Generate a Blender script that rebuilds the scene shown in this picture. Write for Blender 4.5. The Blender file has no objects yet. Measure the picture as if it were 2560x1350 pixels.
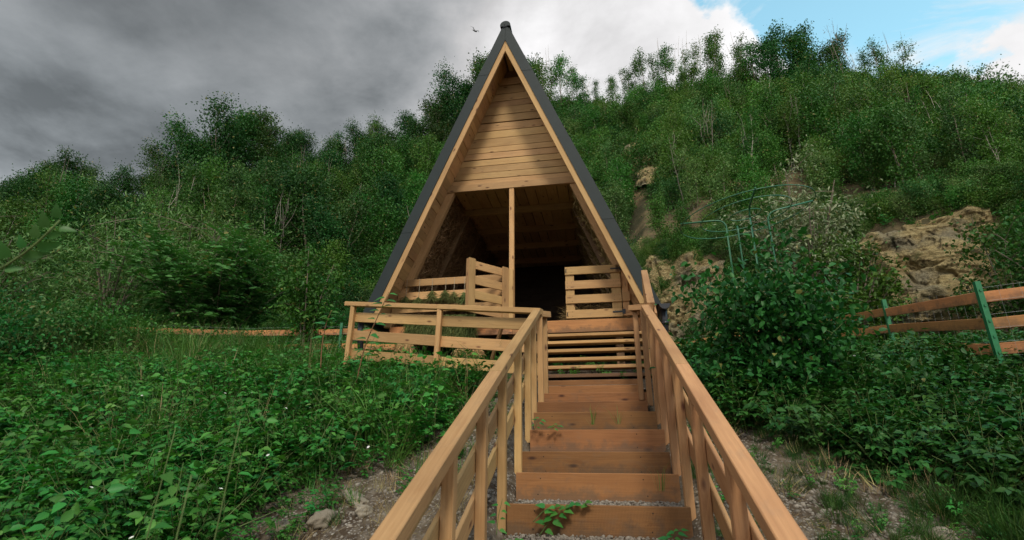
import bpy, math, random
import numpy as np
from mathutils import Vector, Matrix, Euler
R = math.radians
rng = np.random.default_rng(7)
random.seed(7)
scene = bpy.context.scene
COL = scene.collection

# ------------------------------------------------------------------ camera
cd = bpy.data.cameras.new('camera'); cam = bpy.data.objects.new('camera', cd); COL.objects.link(cam)
cd.sensor_width = 36; cd.lens = 18.0; cd.clip_start = .05; cd.clip_end = 2000
cam.location = (0, 0, 2.0); cam.rotation_euler = (R(108.5), 0, R(9.9))
cd.dof.use_dof = True; cd.dof.focus_distance = 7.5; cd.dof.aperture_fstop = 3.2
scene.camera = cam

# ------------------------------------------------------------------ sun, exposure
sd = bpy.data.lights.new('sun', 'SUN'); sun = bpy.data.objects.new('sun', sd); COL.objects.link(sun)
SUN_AZ, SUN_EL = 166.0, 46.0            # azimuth measured clockwise from +Y
sd.energy = 2.3; sd.angle = R(12); sd.color = (1, .92, .76)
d = Vector((math.sin(R(SUN_AZ))*math.cos(R(SUN_EL)), math.cos(R(SUN_AZ))*math.cos(R(SUN_EL)), math.sin(R(SUN_EL))))
sun.rotation_euler = d.to_track_quat('Z', 'Y').to_euler(); sun.location = (5, -10, 20)
scene.view_settings.view_transform = 'Standard'; scene.view_settings.look = 'None'
scene.view_settings.exposure = 0.0; scene.view_settings.gamma = 1

# ------------------------------------------------------------------ node helper
class NB:
    def __init__(s, tree): s.t = tree; s.n = tree.nodes; s.l = tree.links
    def add(s, typ, **kw):
        n = s.n.new(typ)
        for k, v in kw.items():
            if k == 'inp':
                for a, b in v.items():
                    if isinstance(b, bpy.types.NodeSocket): s.l.new(b, n.inputs[a])
                    else: n.inputs[a].default_value = b
            else: setattr(n, k, v)
        return n
    def math(s, op, a, b=0.0, clamp=False, c=None):
        n = s.n.new('ShaderNodeMath'); n.operation = op; n.use_clamp = clamp
        for i, v in enumerate((a, b) if c is None else (a, b, c)):
            if isinstance(v, bpy.types.NodeSocket): s.l.new(v, n.inputs[i])
            else: n.inputs[i].default_value = v
        return n.outputs[0]
    def ramp(s, fac, pts, interp='LINEAR'):
        n = s.n.new('ShaderNodeValToRGB'); n.color_ramp.interpolation = interp
        e = n.color_ramp.elements
        while len(e) < len(pts): e.new(.5)
        for el, (p, c) in zip(e, pts):
            el.position = p; el.color = (*c, 1) if not isinstance(c, (int, float)) else (c, c, c, 1)
        s.l.new(fac, n.inputs[0]); return n.outputs[0]
    def noise(s, vec, scale, detail=3, rough=.55, dist=0.0, out=0):
        n = s.add('ShaderNodeTexNoise', inp={'Scale': scale, 'Detail': detail, 'Roughness': rough, 'Distortion': dist})
        if vec is not None: s.l.new(vec, n.inputs['Vector'])
        return n.outputs[out]
    def mix(s, f, a, b, blend='MIX'):
        n = s.n.new('ShaderNodeMix'); n.data_type = 'RGBA'; n.blend_type = blend
        for i, v in ((0, f), (6, a), (7, b)):
            if isinstance(v, bpy.types.NodeSocket): s.l.new(v, n.inputs[i])
            else: n.inputs[i].default_value = (*v, 1) if isinstance(v, tuple) and len(v) == 3 else v
        return n.outputs[2]
    def scalev(s, vec, sc, off=None):
        n = s.n.new('ShaderNodeMapping'); s.l.new(vec, n.inputs[0]); n.inputs['Scale'].default_value = sc
        if off is not None: s.l.new(off, n.inputs['Location'])
        return n.outputs[0]

# ------------------------------------------------------------------ sky
w = bpy.data.worlds.new('World'); scene.world = w; w.use_nodes = True
nb = NB(w.node_tree); nb.n.clear()
sky = nb.add('ShaderNodeTexSky', sky_type='NISHITA', sun_disc=False, sun_elevation=R(SUN_EL), sun_rotation=R(SUN_AZ))
tc = nb.add('ShaderNodeTexCoord'); sp = nb.add('ShaderNodeSeparateXYZ', inp={0: tc.outputs['Generated']})
X, Y, Z = sp.outputs
az = nb.math('ARCTAN2', X, Y)
azn = nb.math('ADD', nb.math('MULTIPLY', az, 1/(2*math.pi)), .5)       # 0..1, .5 = +Y
hor = nb.math('SQRT', nb.math('ADD', nb.math('MULTIPLY', X, X), nb.math('MULTIPLY', Y, Y)))
slope = nb.math('DIVIDE', Z, nb.math('MAXIMUM', hor, .05))
den = nb.math('ADD', nb.math('MAXIMUM', Z, 0.0), .35)
cv = nb.add('ShaderNodeCombineXYZ', inp={0: nb.math('DIVIDE', X, den), 1: nb.math('DIVIDE', Y, den), 2: Z}).outputs[0]
n1 = nb.noise(cv, 2.1, 7, .52, .25); n2 = nb.noise(cv, 5.5, 6, .6, .3); n3 = nb.noise(cv, 1.3, 4, .5)
def A(deg): return deg/360 + .5
# height of the cumulus edge as slope, along azimuth (blue above it)
edge = nb.ramp(azn, [(A(-180), .9), (A(-90), 1), (A(8), 1), (A(13), 1), (A(15), .87), (A(18.8), .875), (A(21), .76), (A(24.5), .60), (A(33), .57), (A(38), .55), (A(43), .57), (A(60), .5), (A(110), .6)])
edge = nb.math('MULTIPLY', edge, 1.0)
nf = nb.noise(cv, 15.0, 9, .62, .2)
edge = nb.math('ADD', edge, nb.math('MULTIPLY', nb.math('SUBTRACT', nf, .5), .16))
e2 = nb.math('ADD', edge, nb.math('MULTIPLY', nb.math('SUBTRACT', n2, .5), .30))
blue = nb.math('MULTIPLY', nb.math('SUBTRACT', slope, e2), 24, True)
# left and rear of the sky stay overcast
gate = nb.ramp(azn, [(0, 0), (A(8), 0), (A(13.5), 1), (A(100), 1), (A(140), 0)])
blue = nb.math('MULTIPLY', blue, gate)
wisp = nb.ramp(nb.noise(cv, 3.3, 7, .62, .6), [(.52, 0), (.66, 1)])
blue = nb.math('MULTIPLY', blue, nb.math('SUBTRACT', 1.0, nb.math('MULTIPLY', wisp, .75)), True)
lum = nb.ramp(azn, [(0, .85), (A(-120), .42), (A(-62), .155), (A(-45), .165), (A(-30), .265), (A(-17), .38), (A(-8), .48), (A(2), .66), (A(12), .80), (A(20), .93), (A(60), .95), (1, .85)])
mod = nb.math('ADD', nb.math('MULTIPLY', nb.math('SUBTRACT', n1, .5), 4.2), 1.20)
mod = nb.math('ADD', mod, nb.math('MULTIPLY', nb.math('SUBTRACT', n2, .5), 1.3))
mod = nb.math('ADD', mod, nb.math('MULTIPLY', nb.math('SUBTRACT', nf, .5), .35))
contr = nb.ramp(azn, [(0, .5), (A(-62), .85), (A(-10), .95), (A(8), .5), (A(20), .2), (1, .5)])
mod = nb.math('ADD', 1.0, nb.math('MULTIPLY', nb.math('SUBTRACT', mod, 1.0), contr))
cl = nb.math('MULTIPLY', lum, nb.math('MAXIMUM', mod, .62))
tint = nb.mix(nb.ramp(cl, [(.1, 0), (.6, 1)]), (.90, 1.0, 1.07), (1.0, .99, 1.0))
cl = nb.math('MULTIPLY', cl, nb.math('ADD', 1.0, nb.math('MULTIPLY', nb.math('SUBTRACT', .74, slope, True), nb.ramp(azn, [(A(-62), 3.3), (A(-15), .7), (A(5), 0)]))))
clcol = nb.mix(1.0, tint, nb.add('ShaderNodeCombineXYZ', inp={0: cl, 1: cl, 2: cl}).outputs[0], 'MULTIPLY')
STR = .10
skyb = nb.mix(1.0, sky.outputs[0], (.95*4.2, 1.25*3.9, 1.0*3.6), 'MULTIPLY')
skys = nb.mix(1.0, clcol, (1/STR, 1/STR, 1/STR), 'MULTIPLY')
fin = nb.mix(blue, skys, skyb)
bg = nb.add('ShaderNodeBackground', inp={'Color': fin, 'Strength': STR})
wo = nb.add('ShaderNodeOutputWorld', inp={0: bg.outputs[0]})

# ------------------------------------------------------------------ materials
MATS = {}
def newmat(name):
    m = bpy.data.materials.new(name); m.use_nodes = True; m.node_tree.nodes.clear()
    nb = NB(m.node_tree); MATS[name] = m
    out = nb.add('ShaderNodeOutputMaterial')
    return m, nb, out
def principled(nb, out, col, rough=.6, spec=.5, metal=0.0, bump=None, bstr=.3, bdist=.01):
    p = nb.add('ShaderNodeBsdfPrincipled', inp={'Base Color': (*col, 1) if isinstance(col, tuple) else col, 'Roughness': rough, 'Specular IOR Level': spec, 'Metallic': metal})
    if bump is not None:
        b = nb.add('ShaderNodeBump', inp={'Height': bump, 'Strength': bstr, 'Distance': bdist}); nb.l.new(b.outputs[0], p.inputs['Normal'])
    nb.l.new(p.outputs[0], out.inputs[0]); return p
def wood(name, light, dark, knot, rough=.72, redvar=.0, sawn=0.0):
    m, nb, out = newmat(name)
    tc = nb.add('ShaderNodeTexCoord'); oi = nb.add('ShaderNodeObjectInfo')
    r = oi.outputs['Random']
    off = nb.add('ShaderNodeCombineXYZ', inp={0: nb.math('MULTIPLY', r, 37.0), 1: nb.math('MULTIPLY', r, 91.0), 2: nb.math('MULTIPLY', r, 53.0)}).outputs[0]
    v = nb.add('ShaderNodeVectorMath', operation='ADD', inp={0: tc.outputs['Object'], 1: off}).outputs[0]
    vk = nb.scalev(v, (2.9, 8.0, 8.0))
    vo = nb.add('ShaderNodeTexVoronoi', inp={'Scale': 1.15, 'Randomness': 1.0}); nb.l.new(vk, vo.inputs['Vector'])
    kd = vo.outputs['Distance']
    vs = nb.scalev(v, (.9, 16.0, 16.0))
    warp = nb.math('MULTIPLY', nb.ramp(kd, [(0, 1), (.45, 0)]), .5)
    vw = nb.add('ShaderNodeVectorMath', operation='ADD', inp={0: vs, 1: nb.add('ShaderNodeCombineXYZ', inp={0: 0.0, 1: warp, 2: warp}).outputs[0]}).outputs[0]
    g1 = nb.noise(vw, 1.6, 5, .6, .6)
    g2 = nb.noise(nb.scalev(v, (2.5, 90, 90)), 1.0, 3, .6)
    blotch = nb.noise(nb.scalev(v, (1.2, 3, 3)), 1.5, 3, .5)
    g = nb.ramp(g1, [(.30, 0), (.48, .45), (.56, .25), (.70, 1)])
    c = nb.mix(nb.math('MULTIPLY', g, .75), light, dark)
    c = nb.mix(nb.math('MULTIPLY', nb.ramp(g2, [(.3, 0), (.7, 1)]), .38), c, tuple(x*.62 for x in dark))
    c = nb.mix(nb.math('MULTIPLY', nb.ramp(blotch, [(.45, 0), (.75, 1)]), .55), c, tuple(x*.72 for x in dark))
    kn = nb.ramp(kd, [(.06, 1), (.10, .6), (.17, 0)])
    c = nb.mix(kn, c, knot)
    wz = nb.noise(nb.scalev(v, (3.0, 6.0, 6.0)), 2.3, 6, .7)
    c = nb.mix(nb.math('MULTIPLY', nb.ramp(wz, [(.54, 0), (.68, 1)]), .20), c, (.20, .165, .125))
    ck = nb.noise(nb.scalev(v, (.8, 60, 60)), 1.0, 4, .6)
    c = nb.mix(nb.math('MULTIPLY', nb.ramp(ck, [(.66, 0), (.72, 1)]), .6), c, tuple(x*.35 for x in dark))
    if sawn:
        so = nb.add('ShaderNodeSeparateXYZ', inp={0: tc.outputs['Object']}).outputs[2]
        mud = nb.math('MULTIPLY', nb.math('SUBTRACT', nb.noise(nb.scalev(v, (1, 1, 1)), 9.0, 6, .7), nb.math('ADD', .47, nb.math('MULTIPLY', so, 2.2))), 5.0, True)
        c = nb.mix(nb.math('MULTIPLY', mud, .6), c, (.13, .095, .065))
    hs = nb.add('ShaderNodeHueSaturation', inp={'Hue': nb.math('ADD', .491, nb.math('MULTIPLY', r, .013)), 'Saturation': 1.04, 'Value': nb.math('ADD', .70, nb.math('MULTIPLY', nb.math('FRACT', nb.math('MULTIPLY', r, 17.3)), .36)), 'Color': c})
    hgt = g2
    if sawn:
        wv = nb.add('ShaderNodeTexWave', wave_type='BANDS', bands_direction='X', inp={'Scale': 34.0, 'Distortion': 1.5, 'Detail': 2.0})
        nb.l.new(v, wv.inputs['Vector']); hgt = nb.math('ADD', g2, nb.math('MULTIPLY', wv.outputs['Fac'], sawn))
    principled(nb, out, hs.outputs[0], rough, .3, bump=hgt, bstr=.4, bdist=.005)
    return m
W_RAIL = wood('pale_spruce', (.66, .435, .205), (.50, .285, .12), (.16, .075, .04))
W_RAILR = wood('warm_spruce', (.58, .350, .168), (.42, .215, .10), (.14, .06, .035))
W_STEP = wood('stained_spruce', (.40, .200, .082), (.24, .112, .048), (.08, .035, .02), sawn=.35)
W_HUT = wood('hut_spruce', (.62, .415, .200), (.45, .26, .115), (.14, .07, .035))
W_LINE = wood('lining_spruce', (.64, .42, .205), (.48, .275, .13), (.10, .05, .03))
W_FENCE = wood('orange_fence_wood', (.68, .34, .145), (.50, .225, .095), (.10, .04, .02), sawn=.3)
W_SHADED = wood('shade_darkened_boards', (.085, .055, .032), (.05, .032, .02), (.03, .02, .012))  # back wall and floor wood; the doorway's deep shade is put into the colour
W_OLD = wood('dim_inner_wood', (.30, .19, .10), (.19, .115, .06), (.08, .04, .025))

def plain(name, col, rough=.5, metal=0., spec=.5, nscale=30, var=.25, bstr=.1):
    m, nb, out = newmat(name)
    tc = nb.add('ShaderNodeTexCoord'); n = nb.noise(tc.outputs['Object'], nscale, 4)
    c = nb.mix(n, tuple(x*(1-var) for x in col), tuple(min(1, x*(1+var)) for x in col))
    principled(nb, out, c, rough, spec, metal, bump=n, bstr=bstr, bdist=.003); return m
M_METAL = plain('anthracite_sheet_metal', (.019, .027, .028), .55, .0, .22, 6, .18, .04)
M_GUT = plain('dark_gutter_metal', (.022, .024, .028), .3, .2, .5)
M_IRON = plain('black_iron', (.015, .016, .018), .45, .3)
M_GREENP = plain('green_painted_steel', (.018, .16, .062), .4, 0, .5, 12, .3)
M_HOOP = plain('green_coated_tube', (.022, .13, .06), .38, 0, .5, 40, .25)
M_WIRE = plain('galvanised_wire', (.30, .31, .30), .4, .6)
M_TWINE = plain('twine', (.42, .36, .26), .9)
M_BARK = plain('grey_brown_bark', (.17, .14, .105), .9, 0, .2, 14, .5, .6)
M_PALE = plain('pale_birch_bark', (.34, .31, .25), .85, 0, .2, 9, .5, .4)
M_STEM = plain('green_stem', (.10, .15, .045), .7, 0, .3, 20, .4)
M_REDSTEM = plain('reddish_stem', (.20, .10, .05), .7, 0, .3, 20, .4)
M_SCREW = plain('screw_head', (.02, .017, .015), .5, .5)

def leafmat(name, c0, c1, trans=.17, rough=.5, objvar=.5, spec=.22):
    m, nb, out = newmat(name)
    geo = nb.add('ShaderNodeNewGeometry'); oi = nb.add('ShaderNodeObjectInfo')
    isl = geo.outputs['Random Per Island']
    c = nb.mix(isl, c0, c1)
    c = nb.mix(nb.ramp(isl, [(.972, 0), (.976, .8)]), c, (.20, .165, .05))
    pos = nb.noise(geo.outputs['Position'], .22, 3, .5)
    v = nb.math('ADD', nb.math('MULTIPLY', oi.outputs['Random'], objvar), 1-objvar*.5)
    v = nb.math('MULTIPLY', v, nb.math('ADD', .55, nb.math('MULTIPLY', pos, .9)))
    hs = nb.add('ShaderNodeHueSaturation', inp={'Hue': nb.math('ADD', .475, nb.math('MULTIPLY', nb.math('FRACT', nb.math('MULTIPLY', oi.outputs['Random'], 7.7)), .055)), 'Value': v, 'Color': c})
    p = nb.add('ShaderNodeBsdfPrincipled', inp={'Base Color': hs.outputs[0], 'Roughness': rough, 'Specular IOR Level': spec})
    tr = nb.add('ShaderNodeBsdfTranslucent', inp={'Color': nb.mix(1.0, hs.outputs[0], (1.3, 1.5, .7), 'MULTIPLY')})
    ms = nb.add('ShaderNodeMixShader', inp={0: trans, 1: p.outputs[0], 2: tr.outputs[0]})
    nb.l.new(ms.outputs[0], out.inputs[0]); return m
L_TREE = leafmat('tree_leaves', (.026, .092, .012), (.066, .165, .024))
L_MID = leafmat('young_tree_leaves', (.038, .118, .014), (.085, .190, .030))
L_DARK = leafmat('dark_tree_leaves', (.018, .064, .012), (.040, .108, .022))
L_WILL = leafmat('willow_leaves', (.060, .145, .032), (.125, .215, .065))
L_SILV = leafmat('silvery_leaves', (.10, .16, .07), (.27, .31, .19), .15)
L_ROB = leafmat('robinia_leaflets', (.035, .150, .032), (.065, .215, .052))
L_BRAM = leafmat('bramble_leaves', (.024, .130, .020), (.072, .240, .042), .22, .45)
L_MIDN = leafmat('fresh_weed_leaves', (.07, .17, .03), (.15, .28, .06), .25, .45)
L_BRAMD = leafmat('dark_bramble_leaves', (.016, .072, .014), (.045, .138, .026), .2, .45)
L_GRASSD = leafmat('dark_grass_blades', (.020, .062, .012), (.05, .105, .022), .2, .5)
L_GRASS = leafmat('grass_blades', (.042, .130, .020), (.10, .21, .04), .2, .5)
L_DRY = leafmat('dry_stalks', (.22, .17, .09), (.36, .28, .14), .1, .8)
L_VINE = leafmat('vine_leaves', (.030, .150, .025), (.055, .22, .045), .25, .35)
L_NEAR = leafmat('near_leaves', (.035, .12, .03), (.075, .20, .055), .3, .4)
L_STRAW = leafmat('straw', (.26, .165, .075), (.52, .35, .165), .0, .9, .2, .1)
L_HAY = leafmat('green_hay', (.07, .095, .03), (.17, .19, .07), .1, .8, .2, .1)
L_PETAL = leafmat('white_petals', (.65, .62, .66), (.8, .8, .78), .2, .6, .1)
L_BROWN = leafmat('brown_twigs', (.12, .085, .05), (.22, .15, .08), .0, .9)

def strawpanel():
    m, nb, out = newmat('packed_straw')
    tc = nb.add('ShaderNodeTexCoord'); v = tc.outputs['Object']
    a = nb.noise(nb.scalev(v, (40, 3, 40)), 1.0, 4, .7, 2.5); b = nb.noise(nb.scalev(v, (40, 40, 3)), 1.0, 4, .7, 2.5); d = nb.noise(v, 2.5, 4)
    t = nb.mix(nb.ramp(d, [(.4, 0), (.6, 1)]), a, b)
    c = nb.mix(nb.ramp(t, [(.38, 0), (.62, 1)]), (.085, .050, .022), (.42, .28, .14))
    principled(nb, out, c, .9, .2, bump=t, bstr=1.0, bdist=.04); return m
M_STRAWP = strawpanel()
def stone_mat(name, c0, c1, sc=8, per_obj=True):
    m, nb, out = newmat(name)
    tc = nb.add('ShaderNodeTexCoord'); oi = nb.add('ShaderNodeObjectInfo')
    n = nb.noise(tc.outputs['Object'], sc, 6, .65)
    c = nb.mix(nb.math('ADD', nb.math('MULTIPLY', n, .45), nb.math('MULTIPLY', oi.outputs['Random'], .6)), c0, c1)
    principled(nb, out, c, .85, .3, bump=n, bstr=.6, bdist=.01); return m
M_PEB = stone_mat('grey_pebbles', (.10, .082, .065), (.40, .355, .30), 20)
M_STONE = stone_mat('pale_limestone', (.13, .105, .075), (.34, .30, .235), 6)

def ground_mat():
    m, nb, out = newmat('earth_and_gravel')
    geo = nb.add('ShaderNodeNewGeometry'); P = geo.outputs['Position']
    n1 = nb.noise(P, 1.1, 5); n2 = nb.noise(P, 9, 5, .6); n3 = nb.noise(P, 60, 3)
    c = nb.mix(nb.ramp(n1, [(.4, 0), (.62, 1)]), (.058, .040, .026), (.115, .088, .060))
    c = nb.mix(nb.ramp(n2, [(.45, 0), (.7, 1)]), c, (.19, .16, .125))
    vo = nb.add('ShaderNodeTexVoronoi', inp={'Scale': 38.0}); nb.l.new(P, vo.inputs['Vector'])
    peb = nb.ramp(vo.outputs['Distance'], [(.25, 1), (.42, 0)])
    pc = nb.mix(nb.ramp(vo.outputs['Color'], [(.2, 0), (.8, 1)]), (.12, .10, .085), (.36, .33, .29))
    pm = nb.math('MULTIPLY', peb, nb.ramp(n1, [(.36, 1), (.6, .35)]))
    c = nb.mix(pm, c, pc)
    principled(nb, out, c, .9, .2, bump=nb.math('ADD', n3, nb.math('MULTIPLY', peb, .8)), bstr=.7, bdist=.015)
    return m
M_GROUND = ground_mat()
def hill_mat():
    m, nb, out = newmat('hillside_soil')
    geo = nb.add('ShaderNodeNewGeometry'); P = geo.outputs['Position']
    n1 = nb.noise(P, .35, 5, .6); n2 = nb.noise(P, 3.2, 6, .65)
    c = nb.mix(nb.ramp(n1, [(.42, 0), (.58, 1)]), (.035, .036, .016), (.20, .145, .078))
    c = nb.mix(nb.ramp(n2, [(.4, 0), (.75, 1)]), c, (.06, .05, .03))
    principled(nb, out, c, .95, .15, bump=n2, bstr=.8, bdist=.1); return m
M_HILL = hill_mat()
def sand_mat():
    m, nb, out = newmat('sandstone')
    geo = nb.add('ShaderNodeNewGeometry'); P = geo.outputs['Position']
    strata = nb.noise(nb.scalev(P, (.6, .6, 6.5)), 1.6, 7, .68, .5)
    n2 = nb.noise(P, 3.2, 9, .72, .4); n3 = nb.noise(P, .9, 4); n4 = nb.noise(P, 14, 8, .75)
    c = nb.mix(nb.ramp(strata, [(.35, 0), (.62, 1)]), (.38, .275, .125), (.68, .55, .28))
    c = nb.mix(nb.ramp(n2, [(.54, 0), (.64, .85)]), c, (.075, .052, .030))
    c = nb.mix(nb.ramp(n3, [(.5, 0), (.62, .8)]), c, (.34, .31, .22))
    c = nb.mix(nb.ramp(n4, [(.50, 0), (.70, .8)]), c, (.10, .075, .040))
    gr = nb.noise(P, 2.0, 6, .7)
    c = nb.mix(nb.ramp(gr, [(.56, 0), (.66, .75)]), c, (.045, .070, .020))
    principled(nb, out, c, .92, .15, bump=nb.math('ADD', nb.math('ADD', strata, n2), nb.math('MULTIPLY', n4, 1.6)), bstr=1.0, bdist=.14); return m
M_SAND = sand_mat()

# ------------------------------------------------------------------ noise
def _h(i, j, k, seed):
    n = (i.astype(np.int64)*374761393 + j.astype(np.int64)*668265263 + k.astype(np.int64)*2147483647 + seed*1274126177) & 0xffffffff
    n = ((n ^ (n >> 13))*1274126177) & 0xffffffff
    n = ((n ^ (n >> 16))*2246822519) & 0xffffffff
    return ((n ^ (n >> 15)) & 0xffff)/65535.0
def vnoise(x, y, z=None, seed=0):
    if z is None: z = np.zeros_like(x)
    xi, yi, zi = np.floor(x), np.floor(y), np.floor(z)
    fx, fy, fz = x-xi, y-yi, z-zi
    fx, fy, fz = (f*f*(3-2*f) for f in (fx, fy, fz))
    r = 0
    for a in (0, 1):
        for b in (0, 1):
            for c in (0, 1):
                wt = (fx if a else 1-fx)*(fy if b else 1-fy)*(fz if c else 1-fz)
                r = r + wt*_h(xi+a, yi+b, zi+c, seed)
    return r*2-1
def fbm(x, y, z=None, o=4, seed=0):
    r = 0; a = .5; f = 1.0
    for k in range(o):
        r = r + a*vnoise(x*f, y*f, None if z is None else z*f, seed+k); a *= .5; f *= 2.03
    return r

# ------------------------------------------------------------------ terrain function
AZR = [-180, -100, -60, -55, -50, -45, -40, -30, -20, -10, -4, 11, 22, 31, 36, 40, 60, 100, 180]
SR = [.02, .10, .27, .31, .33, .37, .43, .50, .585, .665, .69, .675, .625, .565, .50, .45, .30, .1, .02]
def ridge_r(az): return np.interp(az, [-180, -60, -20, 0, 20, 45, 180], [48, 46, 42, 37, 34, 34, 48])
def toe_r(az): return np.interp(az, [-180, -60, -20, 0, 12, 30, 45, 180], [26, 17, 17.5, 16, 14.3, 13.6, 14, 26])
def terrain(x, y):
    x = np.asarray(x, float); y = np.asarray(y, float)
    base = np.interp(y, [-60, -8, -3, 6.2, 8, 10.5, 14, 18, 60], [-7, -3.2, -1.29, 2.65, 3.05, 3.6, 4.2, 4.7, 8])
    base = base + (.055*np.maximum(0, -x-3)+.16*np.maximum(0, -x-7.0))*np.clip((y+2)/5, 0, 1)
    corr = np.clip(1-(np.abs(x+.1)-.62)/.12, 0, 1)*np.clip((6.3-y)/.3, 0, 1)
    side = np.clip((np.abs(x+.1)-.9)/1.5, 0, 1)
    base = base + side*.10*fbm(x*.7, y*.7, o=3, seed=3) + .022*side*fbm(x*4, y*4, o=3, seed=5) - corr*.20
    r = np.hypot(x, y); az = np.degrees(np.arctan2(x, y))
    T = toe_r(az)+.8*fbm(az*.12, az*0, seed=9); Rr = ridge_r(az)+1.5*fbm(az*.2, az*0, seed=19); sr = np.interp(az, AZR, SR)
    cl = np.clip((az-1)/5, 0, 1)*np.clip((70-az)/20, 0, 1)
    s0 = .17; s1 = .19+.15*cl
    t = np.clip((r-T)/1.5, 0, 1)
    u = np.clip((r-T-1.5)/(Rr-T-1.5), 0, 1)
    s = s0+(s1-s0)*t+(sr-s1)*u**.92
    hz = 2+s*r
    hz = np.where(r < T, 2+s0*T-(T-r)*1.6, hz)
    hz = np.where(r > Rr, 2+sr*Rr-.12*(r-Rr), hz)
    hz = hz + np.clip((r-T)/3, 0, 1)*(.75*fbm(x*.22, y*.22, o=4, seed=31)+.0)*np.clip((Rr+4-r)/6, .3, 1)
    return np.maximum(base, hz)
def tz(x, y): return float(terrain(np.array([x]), np.array([y]))[0])

# ------------------------------------------------------------------ object helpers
WM = {}
def mesh(name, v, f, mat=None, smooth=False):
    me = bpy.data.meshes.new(name)
    if isinstance(v, np.ndarray): v = v.tolist()
    if isinstance(f, np.ndarray): f = f.tolist()
    me.from_pydata(v, [], f)
    if mat: me.materials.append(mat)
    if smooth: me.shade_smooth()
    return me
def obj(name, me, parent=None, M=None, label=None):
    o = bpy.data.objects.new(name, me); COL.objects.link(o)
    M = M or Matrix.Identity(4)
    WM[o.name] = M.copy()
    if parent:
        o.parent = parent; o.matrix_parent_inverse = WM[parent.name].inverted()
    o.matrix_basis = M
    if label: o['label'] = label
    return o
def thing(name, label, cat, loc=(0, 0, 0), group=None):
    o = obj(name, None, None, Matrix.Translation(loc)); o.empty_display_size = .2
    o['label'] = label; o['category'] = cat
    if group: o['group'] = group
    return o
def tag(o, label, cat, group=None):
    o['label'] = label; o['category'] = cat
    if group: o['group'] = group
    return o
def kind(o, k, label=None):
    o['kind'] = k
    if label: o['label'] = label
    return o
_bm = {}
def board_me(L, Wd, T, mat, c=.004):
    key = (round(L, 3), round(Wd, 3), round(T, 3), mat.name)
    if key in _bm: return _bm[key]
    c = min(c, Wd*.2, T*.2); hw, ht = Wd/2, T/2
    prof = [(-ht+c, -hw), (ht-c, -hw), (ht, -hw+c), (ht, hw-c), (ht-c, hw), (-ht+c, hw), (-ht, hw-c), (-ht, -hw+c)]
    v = [(sx*L/2, a, b) for sx in (-1, 1) for a, b in prof]
    f = [tuple(range(7, -1, -1)), tuple(range(8, 16))]+[(i, (i+1) % 8, 8+(i+1) % 8, 8+i) for i in range(8)]
    me = mesh('board', v, f, mat); _bm[key] = me; return me
def board(name, p0, p1, Wd, T, mat, parent=None, up=(0, 0, 1), label=None):
    """box from p0 to p1 (centre line); Wd along 'up', T across"""
    p0 = Vector(p0); p1 = Vector(p1); x = (p1-p0); L = x.length; x.normalize()
    u = Vector(up); z = (u-x*u.dot(x)).normalized(); y = z.cross(x)
    M = Matrix((x, y, z)).transposed().to_4x4(); M.translation = (p0+p1)/2
    return obj(name, board_me(L, Wd, T, mat), parent, M, label)
def tube_geo(pts, rad, n=6, cap=True):
    pts = np.asarray(pts, float); k = len(pts)
    rad = np.full(k, rad) if np.isscalar(rad) else np.asarray(rad, float)
    t = np.gradient(pts, axis=0); t /= np.linalg.norm(t, axis=1)[:, None]+1e-9
    ref = np.array([.31, .17, .94]) if abs(t[0][2]) < .8 else np.array([.94, .17, .3])
    a = np.cross(t, ref); a /= np.linalg.norm(a, axis=1)[:, None]+1e-9; b = np.cross(t, a)
    ang = np.arange(n)*2*math.pi/n
    v = pts[:, None]+rad[:, None, None]*(np.cos(ang)[None, :, None]*a[:, None]+np.sin(ang)[None, :, None]*b[:, None])
    v = v.reshape(-1, 3); f = []
    for i in range(k-1):
        for j in range(n):
            f.append((i*n+j, i*n+(j+1) % n, (i+1)*n+(j+1) % n, (i+1)*n+j))
    if cap: f.append(tuple(range(n-1, -1, -1))); f.append(tuple((k-1)*n+j for j in range(n)))
    return v, f
class Geo:
    def __init__(s): s.v = []; s.f = []; s.n = 0
    def add(s, v, f):
        s.v.append(np.asarray(v, float)); s.f += [tuple(int(i)+s.n for i in q) for q in f]; s.n += len(v)
    def tube(s, pts, rad, n=5, cap=True): s.add(*tube_geo(pts, rad, n, cap))
    def box(s, c, d):
        c = np.array(c, float); d = np.array(d, float)/2
        v = [c+d*np.array(q) for q in ((-1,-1,-1),(1,-1,-1),(1,1,-1),(-1,1,-1),(-1,-1,1),(1,-1,1),(1,1,1),(-1,1,1))]
        s.add(v, [(0,3,2,1),(4,5,6,7),(0,1,5,4),(1,2,6,5),(2,3,7,6),(3,0,4,7)])
    def me(s, name, mat, smooth=False):
        return mesh(name, np.concatenate(s.v) if s.v else np.zeros((0, 3)), s.f, mat, smooth)
def unit(a): return a/(np.linalg.norm(a, axis=-1, keepdims=True)+1e-9)
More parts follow.
